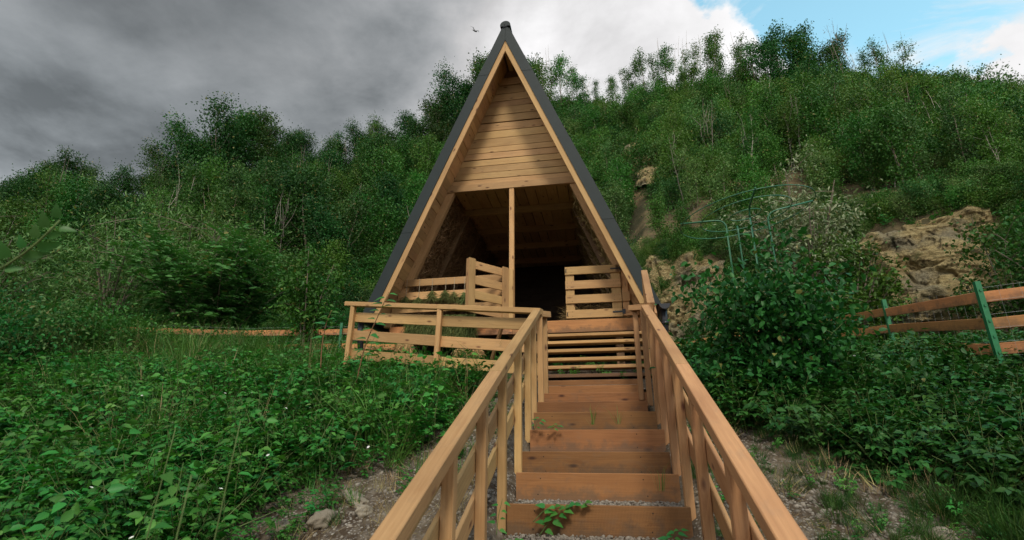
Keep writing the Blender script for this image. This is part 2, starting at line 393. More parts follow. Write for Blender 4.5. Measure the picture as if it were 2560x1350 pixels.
def leaves_geo(pos, dirv, nrm, L, Wd, detail=0, fold=.25):
    """pos,dirv,nrm (N,3); L,Wd (N,)"""
    pos = np.asarray(pos, float); N = len(pos)
    d = unit(np.asarray(dirv, float)); nrm = np.asarray(nrm, float)
    s = unit(np.cross(d, nrm)); u = np.cross(s, d)
    L = np.broadcast_to(L, (N,))[:, None]; W = np.broadcast_to(Wd, (N,))[:, None]
    if detail == 0:
        pts = [pos, pos+d*L, pos+d*L*.45+s*W*.5+u*W*fold, pos+d*L*.45-s*W*.5+u*W*fold]
        tmpl = [(0, 2, 1), (0, 1, 3)]
    elif detail == 1:      # ovate leaf
        pts = [pos, pos+d*L*.5-u*L*.02, pos+d*L-u*L*.16,
               pos+d*L*.22+s*W*.42+u*W*fold, pos+d*L*.55+s*W*.45+u*W*fold*.8, pos+d*L*.22-s*W*.42+u*W*fold, pos+d*L*.55-s*W*.45+u*W*fold*.8]
        tmpl = [(0, 3, 4, 1), (1, 4, 2), (0, 1, 6, 5), (1, 2, 6)]
    else:                  # blade
        pts = [pos-s*W*.5, pos+s*W*.5, pos+d*L*.6+s*W*.35, pos+d*L*.6-s*W*.35, pos+d*L-u*L*.22]
        tmpl = [(0, 1, 2, 3), (3, 2, 4)]
    k = len(pts); V = np.stack(pts, 1).reshape(-1, 3)
    return V, tmpl, k, N
def leaves_me(name, pos, dirv, nrm, L, Wd, mat, detail=0, fold=.25):
    V, tmpl, k, N = leaves_geo(pos, dirv, nrm, L, Wd, detail, fold)
    me = bpy.data.meshes.new(name); me.vertices.add(len(V)); me.vertices.foreach_set('co', V.ravel())
    base = (np.arange(N)*k)[:, None]
    idx = np.concatenate([base+np.array(t)[None] for t in tmpl], 1).ravel()
    sizes = np.tile([len(t) for t in tmpl], N)
    me.loops.add(len(idx)); me.loops.foreach_set('vertex_index', idx.astype(np.int32))
    starts = np.concatenate([[0], np.cumsum(sizes)[:-1]])
    me.polygons.add(len(sizes)); me.polygons.foreach_set('loop_start', starts.astype(np.int32))
    me.update(calc_edges=True); me.materials.append(mat); return me
def rnd_dirs(n, up=0.0, g=rng):
    v = g.normal(size=(n, 3)); v[:, 2] += up; return unit(v)

# instances
def scatter(name, protos, P, rot, scl, idx, label, knd='stuff'):
    c = bpy.data.collections.new('kinds_of_'+name)
    for i, me in enumerate(protos):
        parts = me if isinstance(me, (list, tuple)) else [me]
        if len(parts) == 1: c.objects.link(bpy.data.objects.new('%s_kind_%s' % (name, 'abcdefghijklmnop'[i]), parts[0]))
        else:
            j = join_meshes(parts); c.objects.link(bpy.data.objects.new('%s_kind_%s' % (name, 'abcdefghijklmnop'[i]), j))
    me = bpy.data.meshes.new(name); me.vertices.add(len(P)); me.vertices.foreach_set('co', np.asarray(P, np.float32).ravel())
    a = me.attributes.new('rot', 'FLOAT_VECTOR', 'POINT'); a.data.foreach_set('vector', np.asarray(rot, np.float32).ravel())
    a = me.attributes.new('scl', 'FLOAT', 'POINT'); a.data.foreach_set('value', np.asarray(scl, np.float32).ravel())
    a = me.attributes.new('kid', 'INT', 'POINT'); a.data.foreach_set('value', np.asarray(idx, np.int32).ravel())
    me.update()
    ng = bpy.data.node_groups.new(name, 'GeometryNodeTree')
    ng.interface.new_socket('Geometry', in_out='INPUT', socket_type='NodeSocketGeometry')
    ng.interface.new_socket('Geometry', in_out='OUTPUT', socket_type='NodeSocketGeometry')
    N = ng.nodes; i = N.new('NodeGroupInput'); o = N.new('NodeGroupOutput'); ip = N.new('GeometryNodeInstanceOnPoints')
    ci = N.new('GeometryNodeCollectionInfo'); ci.inputs[0].default_value = c; ci.inputs['Separate Children'].default_value = True; ci.inputs['Reset Children'].default_value = True
    def at(nm, dt):
        n = N.new('GeometryNodeInputNamedAttribute'); n.data_type = dt; n.inputs[0].default_value = nm; return n.outputs[0]
    ng.links.new(i.outputs[0], ip.inputs['Points']); ng.links.new(ci.outputs[0], ip.inputs['Instance'])
    ip.inputs['Pick Instance'].default_value = True
    ng.links.new(at('kid', 'INT'), ip.inputs['Instance Index']); ng.links.new(at('rot', 'FLOAT_VECTOR'), ip.inputs['Rotation']); ng.links.new(at('scl', 'FLOAT'), ip.inputs['Scale'])
    ng.links.new(ip.outputs[0], o.inputs[0])
    ob = obj(name, me); m = ob.modifiers.new('scatter', 'NODES'); m.node_group = ng
    kind(ob, knd, label); return ob
def join_meshes(ms):
    mats = []; V = []; I = []; S = []; MI = []; off = 0
    for me in ms:
        nv = len(me.vertices); co = np.empty(nv*3, np.float32); me.vertices.foreach_get('co', co); V.append(co)
        li = np.empty(len(me.loops), np.int32); me.loops.foreach_get('vertex_index', li); I.append(li+off)
        ls = np.empty(len(me.polygons), np.int32); me.polygons.foreach_get('loop_total', ls); S.append(ls)
        mt = me.materials[0]
        if mt not in mats: mats.append(mt)
        MI.append(np.full(len(ls), mats.index(mt), np.int32)); off += nv
    V = np.concatenate(V); I = np.concatenate(I); S = np.concatenate(S); MI = np.concatenate(MI)
    j = bpy.data.meshes.new('joined'); j.vertices.add(len(V)//3); j.vertices.foreach_set('co', V)
    j.loops.add(len(I)); j.loops.foreach_set('vertex_index', I); j.polygons.add(len(S))
    j.polygons.foreach_set('loop_start', np.concatenate([[0], np.cumsum(S)[:-1]]).astype(np.int32))
    for m in mats: j.materials.append(m)
    j.polygons.foreach_set('material_index', MI); j.update(calc_edges=True); return j

# ------------------------------------------------------------------ ground and hillside
def axis(*segs):
    out = []
    for a, b, st in segs: out += list(np.arange(a, b-1e-6, st))
    out.append(segs[-1][1]); return np.array(out)
gx = axis((-90, -30, 3), (-30, -13, .5), (-13, 9, .14), (9, 30, .5), (30, 90, 3))
gy = axis((-60, -6, 3), (-6, 11, .14), (11, 50, .4), (50, 100, 4))
GX, GY = np.meshgrid(gx, gy); GZ = terrain(GX, GY)
nx, ny = len(gx), len(gy)
V = np.stack([GX, GY, GZ], -1).reshape(-1, 3)
ii, jj = np.meshgrid(np.arange(nx-1), np.arange(ny-1)); a = (jj*nx+ii).ravel()
F = np.stack([a, a+1, a+1+nx, a+nx], 1)
fc = V[F].mean(1); far = np.hypot(fc[:, 0], fc[:, 1]) > toe_r(np.degrees(np.arctan2(fc[:, 0], fc[:, 1])))-.5
for nm, sel, mt in (('ground', ~far, M_GROUND), ('hillside', far, M_HILL)):
    used = np.unique(F[sel]); mp = np.zeros(len(V), int); mp[used] = np.arange(len(used))
    o = obj(nm, mesh(nm, V[used], mp[F[sel]], mt, True)); kind(o, 'structure')

def bluff(name, az0, az1, s0, s1, na, ns, amp, seed, mask=None):
    azs = np.linspace(az0, az1, na); ss = np.linspace(s0, s1, ns)
    rs = np.linspace(10, 40, 500); V = []
    rr = np.zeros((ns, na))
    for i, a in enumerate(azs):
        z = terrain(rs*math.sin(R(a)), rs*math.cos(R(a))); s = np.maximum.accumulate((z-2)/rs)
        rr[:, i] = np.interp(ss, s+np.arange(len(s))*1e-7, rs)
    AZ, SS = np.meshgrid(azs, ss)
    k = np.array([.25, .5, .25])
    for _ in range(3): rr[1:-1] = (rr[:-2]+2*rr[1:-1]+rr[2:])/4
    x = rr*np.sin(np.radians(AZ)); y = rr*np.cos(np.radians(AZ)); z = 2+SS*rr
    ridged = 1-np.abs(fbm(x*.9, y*.9, z*2.6, 5, seed))*2.4
    st = np.abs(((z*2.3+fbm(x*.8, y*.8, z*.5, 3, seed+5)*1.6) % 1)-.5)*2
    e = np.minimum.reduce([(AZ-az0)/(az1-az0)*5, (az1-AZ)/(az1-az0)*5, (SS-s0)/(s1-s0)*5+.6, (s1-SS)/(s1-s0)*5])
    e = np.clip(e+fbm(x*.8, y*.8, z*.8, 4, seed+9)*2.6-.25, -1.6, 1)
    zq = z*1.35+fbm(x*.7, y*.7, z*.4, 4, seed+5)*1.9; fr = zq % 1; led = np.clip(fr*1.25, 0, 1)**.7*np.clip((1-fr)*14, 0, 1)
    zq2 = z*4.1+fbm(x*1.5, y*1.5, z*.8, 3, seed+6)*2.2; fr2 = zq2 % 1; led2 = fr2*np.clip((1-fr2)*6, 0, 1)
    mk = np.clip(.5+1.6*fbm(x*.6, y*.6, z*.6, 3, seed+7), 0, 1)
    crk = np.abs(fbm(x*1.3, y*1.3, z*.45, 4, seed+8)); crk = -.14*np.clip(1-crk*9, 0, 1)
    out = e*(amp*.55+amp*.42*fbm(x*.6, y*.6, z*.9, 3, seed)+.26*led*mk+.07*led2*(1-mk)) + crk + .16*np.floor(5.5*fbm(x*1.1, y*1.1, z*1.7, 4, seed+31))/5.5*2 + .10*fbm(x*2.4, y*2.4, z*3.2, 6, seed+20)
    rr2 = rr-out
    V = np.stack([rr2*np.sin(np.radians(AZ)), rr2*np.cos(np.radians(AZ)), z], -1).reshape(-1, 3)
    ii, jj = np.meshgrid(np.arange(na-1), np.arange(ns-1)); a = (jj*na+ii).ravel()
    F = np.stack([a, a+1, a+1+na, a+na], 1)
    return kind(obj(name, mesh(name, V, F, M_SAND, True)), 'structure')
bluff('sandstone_bluff', 3.0, 15.0, .15, .395, 220, 170, .75, 51)
bluff('sandstone_bluff', 23.5, 35.8, .17, .345, 240, 150, .85, 71)
bluff('rock_ledge', 3.5, 8.6, .50, .625, 80, 70, .9, 91)
bluff('rock_ledge', 29, 33.5, .53, .575, 60, 34, .8, 111)

# ------------------------------------------------------------------ tree makers
def tree_parts(seed, h, cr, leafmat_, bark, trunks=1, nl=4200, leaf=.11, base=.22, dens=.30, tr=.05, airy=0., twigs=0, lean=.08):
    g = np.random.default_rng(seed); T = Geo(); cl = []
    for t in range(trunks):
        k = 9; hh = h*(1 if t == 0 else g.uniform(.65, .97)); off = g.uniform(-.35, .35, 2)*(cr if trunks > 1 else .0)*.8
        zz = np.linspace(-.4, hh, k); px = np.cumsum(g.normal(0, .035*h/k*2.2, k))+off[0]*.3+np.linspace(0, off[0], k)+np.linspace(0, g.normal(0, lean)*h, k)
        py = np.cumsum(g.normal(0, .035*h/k*2.2, k))+off[1]*.3+np.linspace(0, off[1], k)+np.linspace(0, g.normal(0, lean)*h, k)
        P = np.stack([px, py, zz], 1); rd = tr*np.linspace(1, .18, k)*(1 if t == 0 else .75)
        T.tube(P, rd, 5)
        nb_ = int((13 if trunks == 1 else 8)+h)
        for b in range(nb_):
            u = base+(1-base)*((b+g.uniform(0, 1))/nb_)
            q = np.array([np.interp(u*hh, zz, P[:, i]) for i in range(3)])
            prof = math.sin(math.pi*min(1, max(.02, (u-base*.8)/(1.06-base*.8)))**.75)**.7
            L = cr*(.35+.75*prof)*g.uniform(.6, 1.25)*(.7 if trunks > 1 else 1)
            an = g.uniform(0, 2*math.pi); el = g.uniform(.15, .9)+(u*.5)
            dv = np.array([math.cos(an)*math.cos(el), math.sin(an)*math.cos(el), math.sin(el)])
            m = q+dv*L*.5+np.array([0, 0, -.03*L]); e = q+dv*L+np.array([0, 0, .10*L])
            T.tube(np.array([q, m, e]), [tr*.32*(1-u*.6), tr*.22*(1-u*.6), tr*.07], 4, False)
            for w_ in range(3):
                s = g.uniform(.35, 1.0); c = q+(e-q)*s+g.normal(0, .13*L, 3); cl.append((c, g.uniform(.5, 1.2)))
        cl.append((P[-1], .7)); cl.append((P[-2], .9))
    keep = g.uniform(size=len(cl)) > airy
    cl = [c for c, kk in zip(cl, keep) if kk]
    C = np.array([c for c, _ in cl]); S = np.array([s for _, s in cl])
    pick = g.choice(len(C), nl, p=S/S.sum())
    rad = dens*(.6+.6*S[pick])[:, None]
    P = C[pick]+g.normal(0, 1, (nl, 3))*rad*np.array([1, 1, .75])*.62
    dv = unit(g.normal(size=(nl, 3))+np.array([0, 0, -.15])+(P-C[pick])*1.2); nr = rnd_dirs(nl, 1.2, g)
    Ls = leaf*g.uniform(.6, 1.35, nl)
    crown = leaves_me('crown', P, dv, nr, Ls, Ls*.62, leafmat_)
    for _ in range(twigs):
        b = np.array([g.normal(0, .25*cr), g.normal(0, .25*cr), h*g.uniform(.55, .9)]); e = b+np.array([g.normal(0, .25), g.normal(0, .25), h*g.uniform(.15, .32)])
        T.tube(np.array([b, (b+e)/2+g.normal(0, .05, 3), e]), [.018, .012, .005], 3, False)
    return T.me('trunk', bark), crown
SL = [tree_parts(100+i, h, cr, L_TREE, M_PALE if i % 2 else M_BARK, trunks=tk, nl=nl, leaf=.115, base=.20, dens=.30, tr=.055, airy=.18, twigs=4)
      for i, (h, cr, tk, nl) in enumerate([(6.5, .95, 1, 3000), (6.5, .8, 1, 2300), (6.5, 1.1, 2, 3400), (6.5, .9, 2, 2800), (6.5, .7, 1, 1900)])]
DN = [tree_parts(200+i, h, cr, L_DARK, M_BARK, trunks=tk, nl=nl, leaf=.15, base=.16, dens=.50, tr=.09, airy=.05)
      for i, (h, cr, tk, nl) in enumerate([(6.5, 1.9, 1, 7500), (6.5, 2.3, 2, 8500), (6.5, 1.6, 1, 6500)])]
MID = [tree_parts(300+i, 4.0, cr, (L_TREE, L_MID, L_WILL, L_MID)[i], M_PALE if i % 2 else M_BARK, trunks=2, nl=nl, leaf=.10, base=.10, dens=.30, tr=.035, airy=.08)
       for i, (cr, nl) in enumerate([(1.0, 4200), (1.25, 5000), (.85, 3600), (1.1, 4600)])]
SHR = [tree_parts(400+i, 1.5, cr, m, M_BARK, trunks=3, nl=nl, leaf=.075, base=.02, dens=.24, tr=.018, airy=0)
       for i, (cr, nl, m) in enumerate([(.7, 2200, L_TREE), (.85, 2600, L_DARK), (.6, 1900, L_WILL), (.75, 2300, L_MID)])]
M_DEAD = plain('weathered_dead_bark', (.17, .145, .12), .9, 0, .2, 9, .5, .4)
BARE = tree_parts(501, 5.0, .9, L_BROWN, M_DEAD, trunks=2, nl=120, leaf=.06, base=.35, tr=.030, twigs=9, lean=.16)
BARE2 = tree_parts(502, 5.0, .6, L_TREE, M_DEAD, trunks=1, nl=420, leaf=.09, base=.4, tr=.035, twigs=5, lean=.2)

def copy_tree(parts, name, label, cat, loc, rz, sc, group=None, lean=(0, 0), szz=1.0):
    root = bpy.data.objects.new(name, None); COL.objects.link(root)
    root.location = loc; root.rotation_euler = (lean[0], lean[1], rz); root.scale = (sc, sc, sc*szz)
    root['label'] = label; root['category'] = cat
    if group: root['group'] = group
    for nm, me in zip(('trunk', 'crown'), parts):
        o = bpy.data.objects.new(nm, me); COL.objects.link(o); o.parent = root
    return root
ORD = ['first', 'second', 'third', 'fourth', 'fifth', 'sixth', 'seventh', 'eighth', 'ninth', 'tenth', 'eleventh', 'twelfth', 'thirteenth', 'fourteenth', 'fifteenth', 'sixteenth', 'seventeenth', 'eighteenth', 'nineteenth', 'twentieth'] + ['twenty-'+s for s in ['first', 'second', 'third', 'fourth', 'fifth', 'sixth', 'seventh', 'eighth', 'ninth']] + ['thirtieth'] + ['thirty-'+s for s in ['first', 'second', 'third', 'fourth', 'fifth', 'sixth', 'seventh', 'eighth', 'ninth']] + ['fortieth'] + ['forty-'+s for s in ['first', 'second', 'third', 'fourth', 'fifth', 'sixth', 'seventh', 'eighth', 'ninth']]
# skyline of the tree tops, as slope over azimuth
SKA = [-61, -58, -55.1, -54.2, -50.8, -47.7, -45.8, -42, -38.3, -35.1, -29, -22.4, -16.9, -14.2, -4.4, 1.8, 7.2, 13.6, 19.4, 25, 28.2, 31.9, 34.1, 36.6, 38.4, 40.4, 44]
SKS = [.36, .365, .43, .449, .420, .435, .53, .626, .615, .59, .635, .70, .80, .85, .883, .78, .84, .835, .80, .765, .68, .70, .596, .565, .50, .52, .52]
g = np.random.default_rng(11)
ridge = []
a = -60.5
while a < 44:
    ridge.append(a+g.uniform(-.35, .35)); a += 1.3 if a < -12 else 1.25
ml = [q for q in ridge if q < -10]; mr = [q for q in ridge if q >= -10]
for q in ridge:
    rr = float(ridge_r(q))+g.uniform(-1.5, .8); x, y = rr*math.sin(R(q)), rr*math.cos(R(q)); z = tz(x, y)
    top = float(np.interp(q, SKA, SKS))
    h = max(2.0, (2+top*rr-z)*g.uniform(.84, 1.02)*(.93 if q < -10 else 1))
    left = q < -10
    if left:
        dense = (-47 < q < -36) or g.uniform() < .75
        pr = DN[g.integers(3)] if dense else SL[g.integers(5)]
        n = ml.index(q); n = len(ml)-1-n
        lab = '%s tree on the skyline, %s to the left counting from the hut peak' % ('dense dark' if dense else 'slender airy', ORD[n])
    else:
        dense = 22 < q < 27.5
        pr = DN[0] if dense else SL[g.integers(5)]
        n = mr.index(q)
        lab = '%s tree on the skyline, %s to the right counting from the hut peak' % ('full round' if dense else 'slender airy', ORD[n])
    copy_tree(pr, 'ridge_tree', lab, 'tree', (x, y, z-.1), g.uniform(0, 6.28), h/6.5, 'trees along the top of the hill', (g.normal(0, .04), g.normal(0, .04)))
# second ridge row behind, fills low gaps
BLUFFS = [(3.0, 14, 11.5, 15.7), (25.4, 36, 10.6, 15.3), (4.0, 8.0, 20, 30.5), (29.5, 32.2, 30, 34)]
def clear(az, r, sh=0.):
    for a0, a1, r0, r1 in BLUFFS:
        if a0 < az < a1 and r0-sh < r < r1: return True
    return False
HT = {}
cnt = 0; tries = 0
while cnt < 290 and tries < 6000:
    tries += 1
    q = g.uniform(-63, -14) if cnt < 130 else g.uniform(-6, 46); T = float(toe_r(q)); Rr = float(ridge_r(q)); rr = T+1+(Rr-T-1.5)*g.uniform(0, 1)**.75
    if -24 < q < -1 and rr < 24: continue
    if clear(q, rr, 2.2 if rr < 20 else 4.5): continue
    x, y = rr*math.sin(R(q)), rr*math.cos(R(q)); z = tz(x, y); left = q < -8
    if left: pr, b = (DN[g.integers(3)], 6.5) if g.uniform() < .42 else ((SL[g.integers(5)], 6.5) if g.uniform() < .5 else (MID[g.integers(4)], 4.))
    else: pr, b = (SL[g.integers(5)], 6.5) if g.uniform() < .35 else (MID[g.integers(4)], 4.)
    h = g.uniform(3.4, 5.6) if left else g.uniform(2.3, 4.2)*min(1, .55+(rr-T)/16)
    if rr > Rr-4: h = min(h, 3.4)
    h = min(h, 2+(float(np.interp(q, SKA, SKS))-.05)*rr-z)
    if rr < T+5: h = min(h, 3.0); pr, b = MID[g.integers(4)], 4.
    if 3.2 < q < 9 and rr < 24: h = min(h, 2+.48*rr-z)
    if h < 1.4: continue
    side = 'left' if left else 'right'
    kd = 'dense dark tree' if any(pr is q_ for q_ in DN) else ('slender tree' if b == 6.5 else 'bushy young tree')
    lv = (rr-T)/(Rr-T); lv = 'low' if lv < .35 else ('halfway up' if lv < .68 else 'high')
    o = copy_tree(pr, 'hillside_tree', '', 'tree', (x, y, z-.1), g.uniform(0, 6.28), h/b,
              'trees on the hillside %s of the hut' % side, (g.normal(0, .06), g.normal(0, .06)))
    HT.setdefault((kd, lv, side), []).append((abs(q+8), o))
    cnt += 1
for (kd, lv, side), L_ in HT.items():
    for i, (_, o) in enumerate(sorted(L_, key=lambda t: t[0])): o['label'] = '%s %s on the %s hillside, %s counting outward from the hut' % (kd, lv, side, ORD[i])
# bare stems on the slope
for i, (q, rr, h, lab) in enumerate([(10.6, 21, 3.6, 'bare pale twin stems standing on the slope right of the hut'), (13.6, 24, 4.0, 'bare forked dead tree above the green wire support'), (22.5, 23, 3.8, 'bare curving stems among the bushes, upper right slope'),
        (-21, 21, 5.0, 'bare pale trunk in the woodland just left of the hut roof'), (-36, 24, 5, 'bare thin trunk in the woodland far left of the hut'), (28.2, 33, 5.5, 'leafless dead tree on the skyline between two airy trees'), (-47, 43, 5.4, 'leafless dead tree beside the large dark trees on the skyline'), (31.5, 27, 2.2, 'grey dead branches by the small rock ledge high on the right')]):
    x, y = rr*math.sin(R(q)), rr*math.cos(R(q)); copy_tree(BARE if i % 2 else BARE2, 'bare_tree', lab, 'tree', (x, y, tz(x, y)-.1), i*1.3, h/5.0)
# thicket
P = []; tot = 7500
while len(P) < tot:
    q = g.uniform(-66, 50); T = float(toe_r(q))-1.2; Rr = float(ridge_r(q))+2.5
    rr = math.sqrt(g.uniform(T*T, Rr*Rr))
    if -22 < q < 0 and rr < 20: continue
    if clear(q, rr, .7) and g.uniform() > .13: continue
    x, y = rr*math.sin(R(q)), rr*math.cos(R(q))
    if q > 0 and float(fbm(np.array([x*.33]), np.array([y*.33]), o=3, seed=77)[0]) > .13: continue
    P.append((x, y))
for _ in range(1500):
    q = g.uniform(1, 48); rr = float(toe_r(q))+g.uniform(-.6, 2.6)
    if clear(q, rr, .3): continue
    P.append((rr*math.sin(R(q)), rr*math.cos(R(q))))
P = np.array(P); Z = terrain(P[:, 0], P[:, 1]); n = len(P)
rot = np.stack([g.normal(0, .15, n), g.normal(0, .15, n), g.uniform(0, 6.28, n)], 1)
near = np.clip((np.hypot(P[:, 0], P[:, 1])-13)/12, .35, 1)
scatter('hillside_thicket', SHR, np.column_stack([P, Z-.1]), rot, g.uniform(.6, 1.5, n)*near, g.integers(0, 4, n), 'dense leafy undergrowth covering the hillside')
# low herbs and grass on the hillside soil
# ------------------------------------------------------------------ near plant prototypes
def clump(seed, n, r, h, L, mat, det=1, trip=True, wr=.62, droop=.2):
    g = np.random.default_rng(seed); nst = max(3, n//9); S = Geo(); pos = []; dv = []; nr = []; Ls = []
    for s in range(nst):
        an = g.uniform(0, 6.28); e = np.array([math.cos(an)*r*g.uniform(.1, 1), math.sin(an)*r*g.uniform(.1, 1), h*g.uniform(.45, 1.1)])
        m = e*np.array([.45, .45, .62]); b = np.array([0, 0, -.05])+np.append(g.normal(0, r*.15, 2), 0)
        pth = np.array([b, m, e]); S.tube(pth, [.0032, .0028, .0016], 3, False)
        k = max(2, n//nst)
        for j in range(k):
            t = .25+.75*(j+g.uniform(0, 1))/k
            p = (1-t)**2*b+2*t*(1-t)*m+t*t*e
            a2 = g.uniform(0, 6.28); base = np.array([math.cos(a2), math.sin(a2), g.uniform(-.1, .45)]); base = base/np.linalg.norm(base)
            pet = L*g.uniform(.4, .9); q = p+base*pet; l = L*g.uniform(.6, 1.25)
            if trip:
                sd_ = np.cross(base, [0, 0, 1]); sd_ = sd_/(np.linalg.norm(sd_)+1e-6)
                for dd, sc in ((base, 1.0), (base*.35+sd_, .82), (base*.35-sd_, .82)):
                    pos.append(q); dv.append(dd+np.array([0, 0, -droop])); nr.append(np.array([0, 0, 1])+g.normal(0, .25, 3)); Ls.append(l*sc)
            else:
                pos.append(q); dv.append(base+np.array([0, 0, -droop])); nr.append(np.array([0, 0, 1])+g.normal(0, .35, 3)); Ls.append(l)
    Ls = np.array(Ls)
    return [leaves_me('leaves', np.array(pos), np.array(dv), np.array(nr), Ls, Ls*wr, mat, det, .16), S.me('stems', M_STEM)]
def tuft(seed, n, h, r, mat, wd=.006):
    g = np.random.default_rng(seed); an = g.uniform(0, 6.28, n); rr = r*np.sqrt(g.uniform(0, 1, n))
    pos = np.stack([np.cos(an)*rr, np.sin(an)*rr, np.full(n, -.02)], 1); dv = np.stack([np.cos(an)*.35+g.normal(0, .25, n), np.sin(an)*.35+g.normal(0, .25, n), np.ones(n)], 1)
    nr = np.stack([-np.cos(an), -np.sin(an), np.full(n, .4)], 1)
    return leaves_me('grass', pos, dv, nr, h*g.uniform(.5, 1.2, n), wd, mat, 2)
BR = [clump(600+i, 58, .24, .30, .045, L_BRAM) for i in range(4)] + [clump(610+i, 48, .22, .34, .053, L_BRAM, 1, False, .6) for i in range(3)]
BRD = [clump(620+i, 60, .26, .34, .056, L_BRAMD, 1, i % 2 == 0, .6) for i in range(5)]
BL = [clump(690+i, 18, .22, .42, .078, L_BRAM, 1, False, .55) for i in range(2)]
WD = [clump(695+i, 26, .10, .62, .05, L_MIDN, 1, False, .35) for i in range(2)]
HB = [clump(630+i, 30, .16, .22, .04, L_BRAM, 1, i % 2 == 0) for i in range(3)]
WL = [clump(640+i, 60, .28, .55, .07, L_WILL, 1, False, .28, .35) for i in range(2)]
TF = [tuft(650+i, 46, .26, .09, L_GRASS) for i in range(3)]
TL = [tuft(660+i, 40, .62, .10, L_GRASS, .007) for i in range(2)]
TFD = [tuft(655+i, 46, .26, .09, L_GRASSD) for i in range(2)]
DRY = [tuft(670, 14, .7, .06, L_DRY, .005)]
STW = [tuft(680, 26, .12, .12, L_DRY, .004)]

def place(name, protos, pts, sc, label, tilt=.2, sink=0.0):
    pts = np.asarray(pts, float); n = len(pts)
    if n == 0: return
    Z = terrain(pts[:, 0], pts[:, 1])-sink
    rot = np.stack([g.normal(0, tilt, n), g.normal(0, tilt, n), g.uniform(0, 6.28, n)], 1)
    return scatter(name, protos, np.column_stack([pts, Z]), rot, g.uniform(sc[0], sc[1], n), g.integers(0, len(protos), n), label)
def sample(x0, x1, y0, y1, n, f):
    p = np.stack([g.uniform(x0, x1, n), g.uniform(y0, y1, n)], 1)
    pr = f(p[:, 0], p[:, 1]); return p[g.uniform(size=n) < pr]
def left_edge(y): # right-hand limit of the leafy mass left of the stairs
    return np.interp(y, [0, 2.3, 2.9, 3.35, 3.8, 4.25, 4.85, 5.6, 6.4, 7.0], [-2.4, -2.35, -2.25, -2.16, -2.0, -1.62, -1.38, -1.25, -1.1, -1.05])
def right_edge(y): # left-hand limit of the leafy mass right of the stairs
    return np.interp(y, [0, 2.6, 3.3, 3.7, 4.0, 4.3, 4.6, 4.9, 5.3, 7, 9], [2.7, 2.5, 2.25, 2.1, 1.9, 1.55, 1.2, .95, .75, .75, 1.1])
def hutfree(x, y): return ~((x > -3.9) & (x < 1.15) & (y > 7.0) & (y < 14))
nzp = lambda x, y, s: fbm(x*1.3, y*1.3, o=3, seed=s)
fl = lambda x, y: np.clip((left_edge(y)+.25*nzp(x, y, 40)-x)/.35, 0, 1)*hutfree(x, y)*((x < -1.0) | (y > 6.2))
def cone(x, y): return (np.degrees(np.arctan2(x, y)) > -66) & (np.degrees(np.arctan2(x, y)) < 50)
gr_area = lambda x, y: np.clip(1.5-np.hypot((x+6.2)/2.6, (y-7.3)/1.7)*1.5, 0, 1)
pts = sample(-9, -.9, 0.4, 6, 4200, lambda x, y: fl(x, y)*(1-.85*gr_area(x, y))*cone(x, y))
place('bramble_thicket', BR+BL[:1], pts, (.6, 1.55), 'dense leafy bramble and herb growth on the slope left of the stairs', .25)
pts = sample(-16, -.9, 5.5, 15, 5200, lambda x, y: fl(x, y)*(1-.6*gr_area(x, y))*cone(x, y)*np.where(y > 9.5, .8, 1))
place('leafy_meadow', BR, pts, (.75, 1.35), 'leafy meadow growth between the slope and the wooded hill, left of the hut', .25)
pts = sample(-9, -.9, .4, 6, 3000, lambda x, y: np.clip((left_edge(y)+.6+.5*nzp(x, y, 44)-x)/.6, 0, .5)*((x < -.85) | (y > 6.2)))
place('low_herbs', HB+TF[:1], pts, (.5, 1.0), 'low herbs thinning out towards the gravel beside the stairs', .3)
pts = sample(-11, -1, 4, 12, 3600, lambda x, y: (gr_area(x, y)*.95+.06)*hutfree(x, y)*(x < left_edge(y)-.1))
place('tall_grass', TF+TL+DRY+WL[:1], pts, (.8, 1.35), 'tall meadow grass in front of the orange back fence', .12)
fr = lambda x, y: np.clip((x-right_edge(y)-.22*nzp(x, y, 41))/.3, 0, 1)*hutfree(x, y)
pts = sample(.6, 12, .8, 7.6, 5200, lambda x, y: fr(x, y)*cone(x, y)*np.where((x > 1.9) & (y < 3.6), .35, 1)*np.where(y > 5.6, .75, 1))
place('dark_bramble', BRD, pts, (.75, 1.35), 'dark green bramble patch on the slope right of the stairs', .25)
pts = sample(.7, 13, 7.4, 13.6, 2600, lambda x, y: fr(x, y)*cone(x, y)*.8*(x > 1.3))
place('verge_plants', BR[:3]+HB+TF, pts, (.6, 1.2), 'mixed herbs and grass behind the fence right of the hut', .25)
pts = sample(.62, 4.5, .8, 5.2, 4200, lambda x, y: np.clip(1.15*nzp(x*1.5, y*1.5, 42)+.50, 0, .85)*(x < right_edge(y)+.8))
place('grass_patches', TFD+TFD+HB[:1], pts, (.25, .6), 'patchy grass on the stony ground right of the stairs', .35)
pts = sample(1.9, 5, 1.2, 3.8, 1200, lambda x, y: (x > right_edge(y)-.2)*.8)
place('horsetail_grass', TFD, pts, (.6, 1.1), 'fine dark grass at the right-hand foot of the bramble patch', .2)
pts = sample(-4, 1, 6.3, 9, 700, lambda x, y: (y > 6.4)*((x > -.8)*(x < .65)*.25+(x <= -.8)*.35*(y < 7.6)))
place('shade_herbs', HB, pts, (.4, .9), 'small herbs growing under the wooden steps and the hut floor', .3)
pts = sample(-2.6, 3.8, .6, 6.2, 1500, lambda x, y: ((x < -.8) & (x > left_edge(y)-.3) | (x > .62) & (x < right_edge(y)+.6))*.8)
place('dry_litter', STW, pts, (.5, 1.1), 'dry stalks and litter on the bare ground by the stairs', .6)

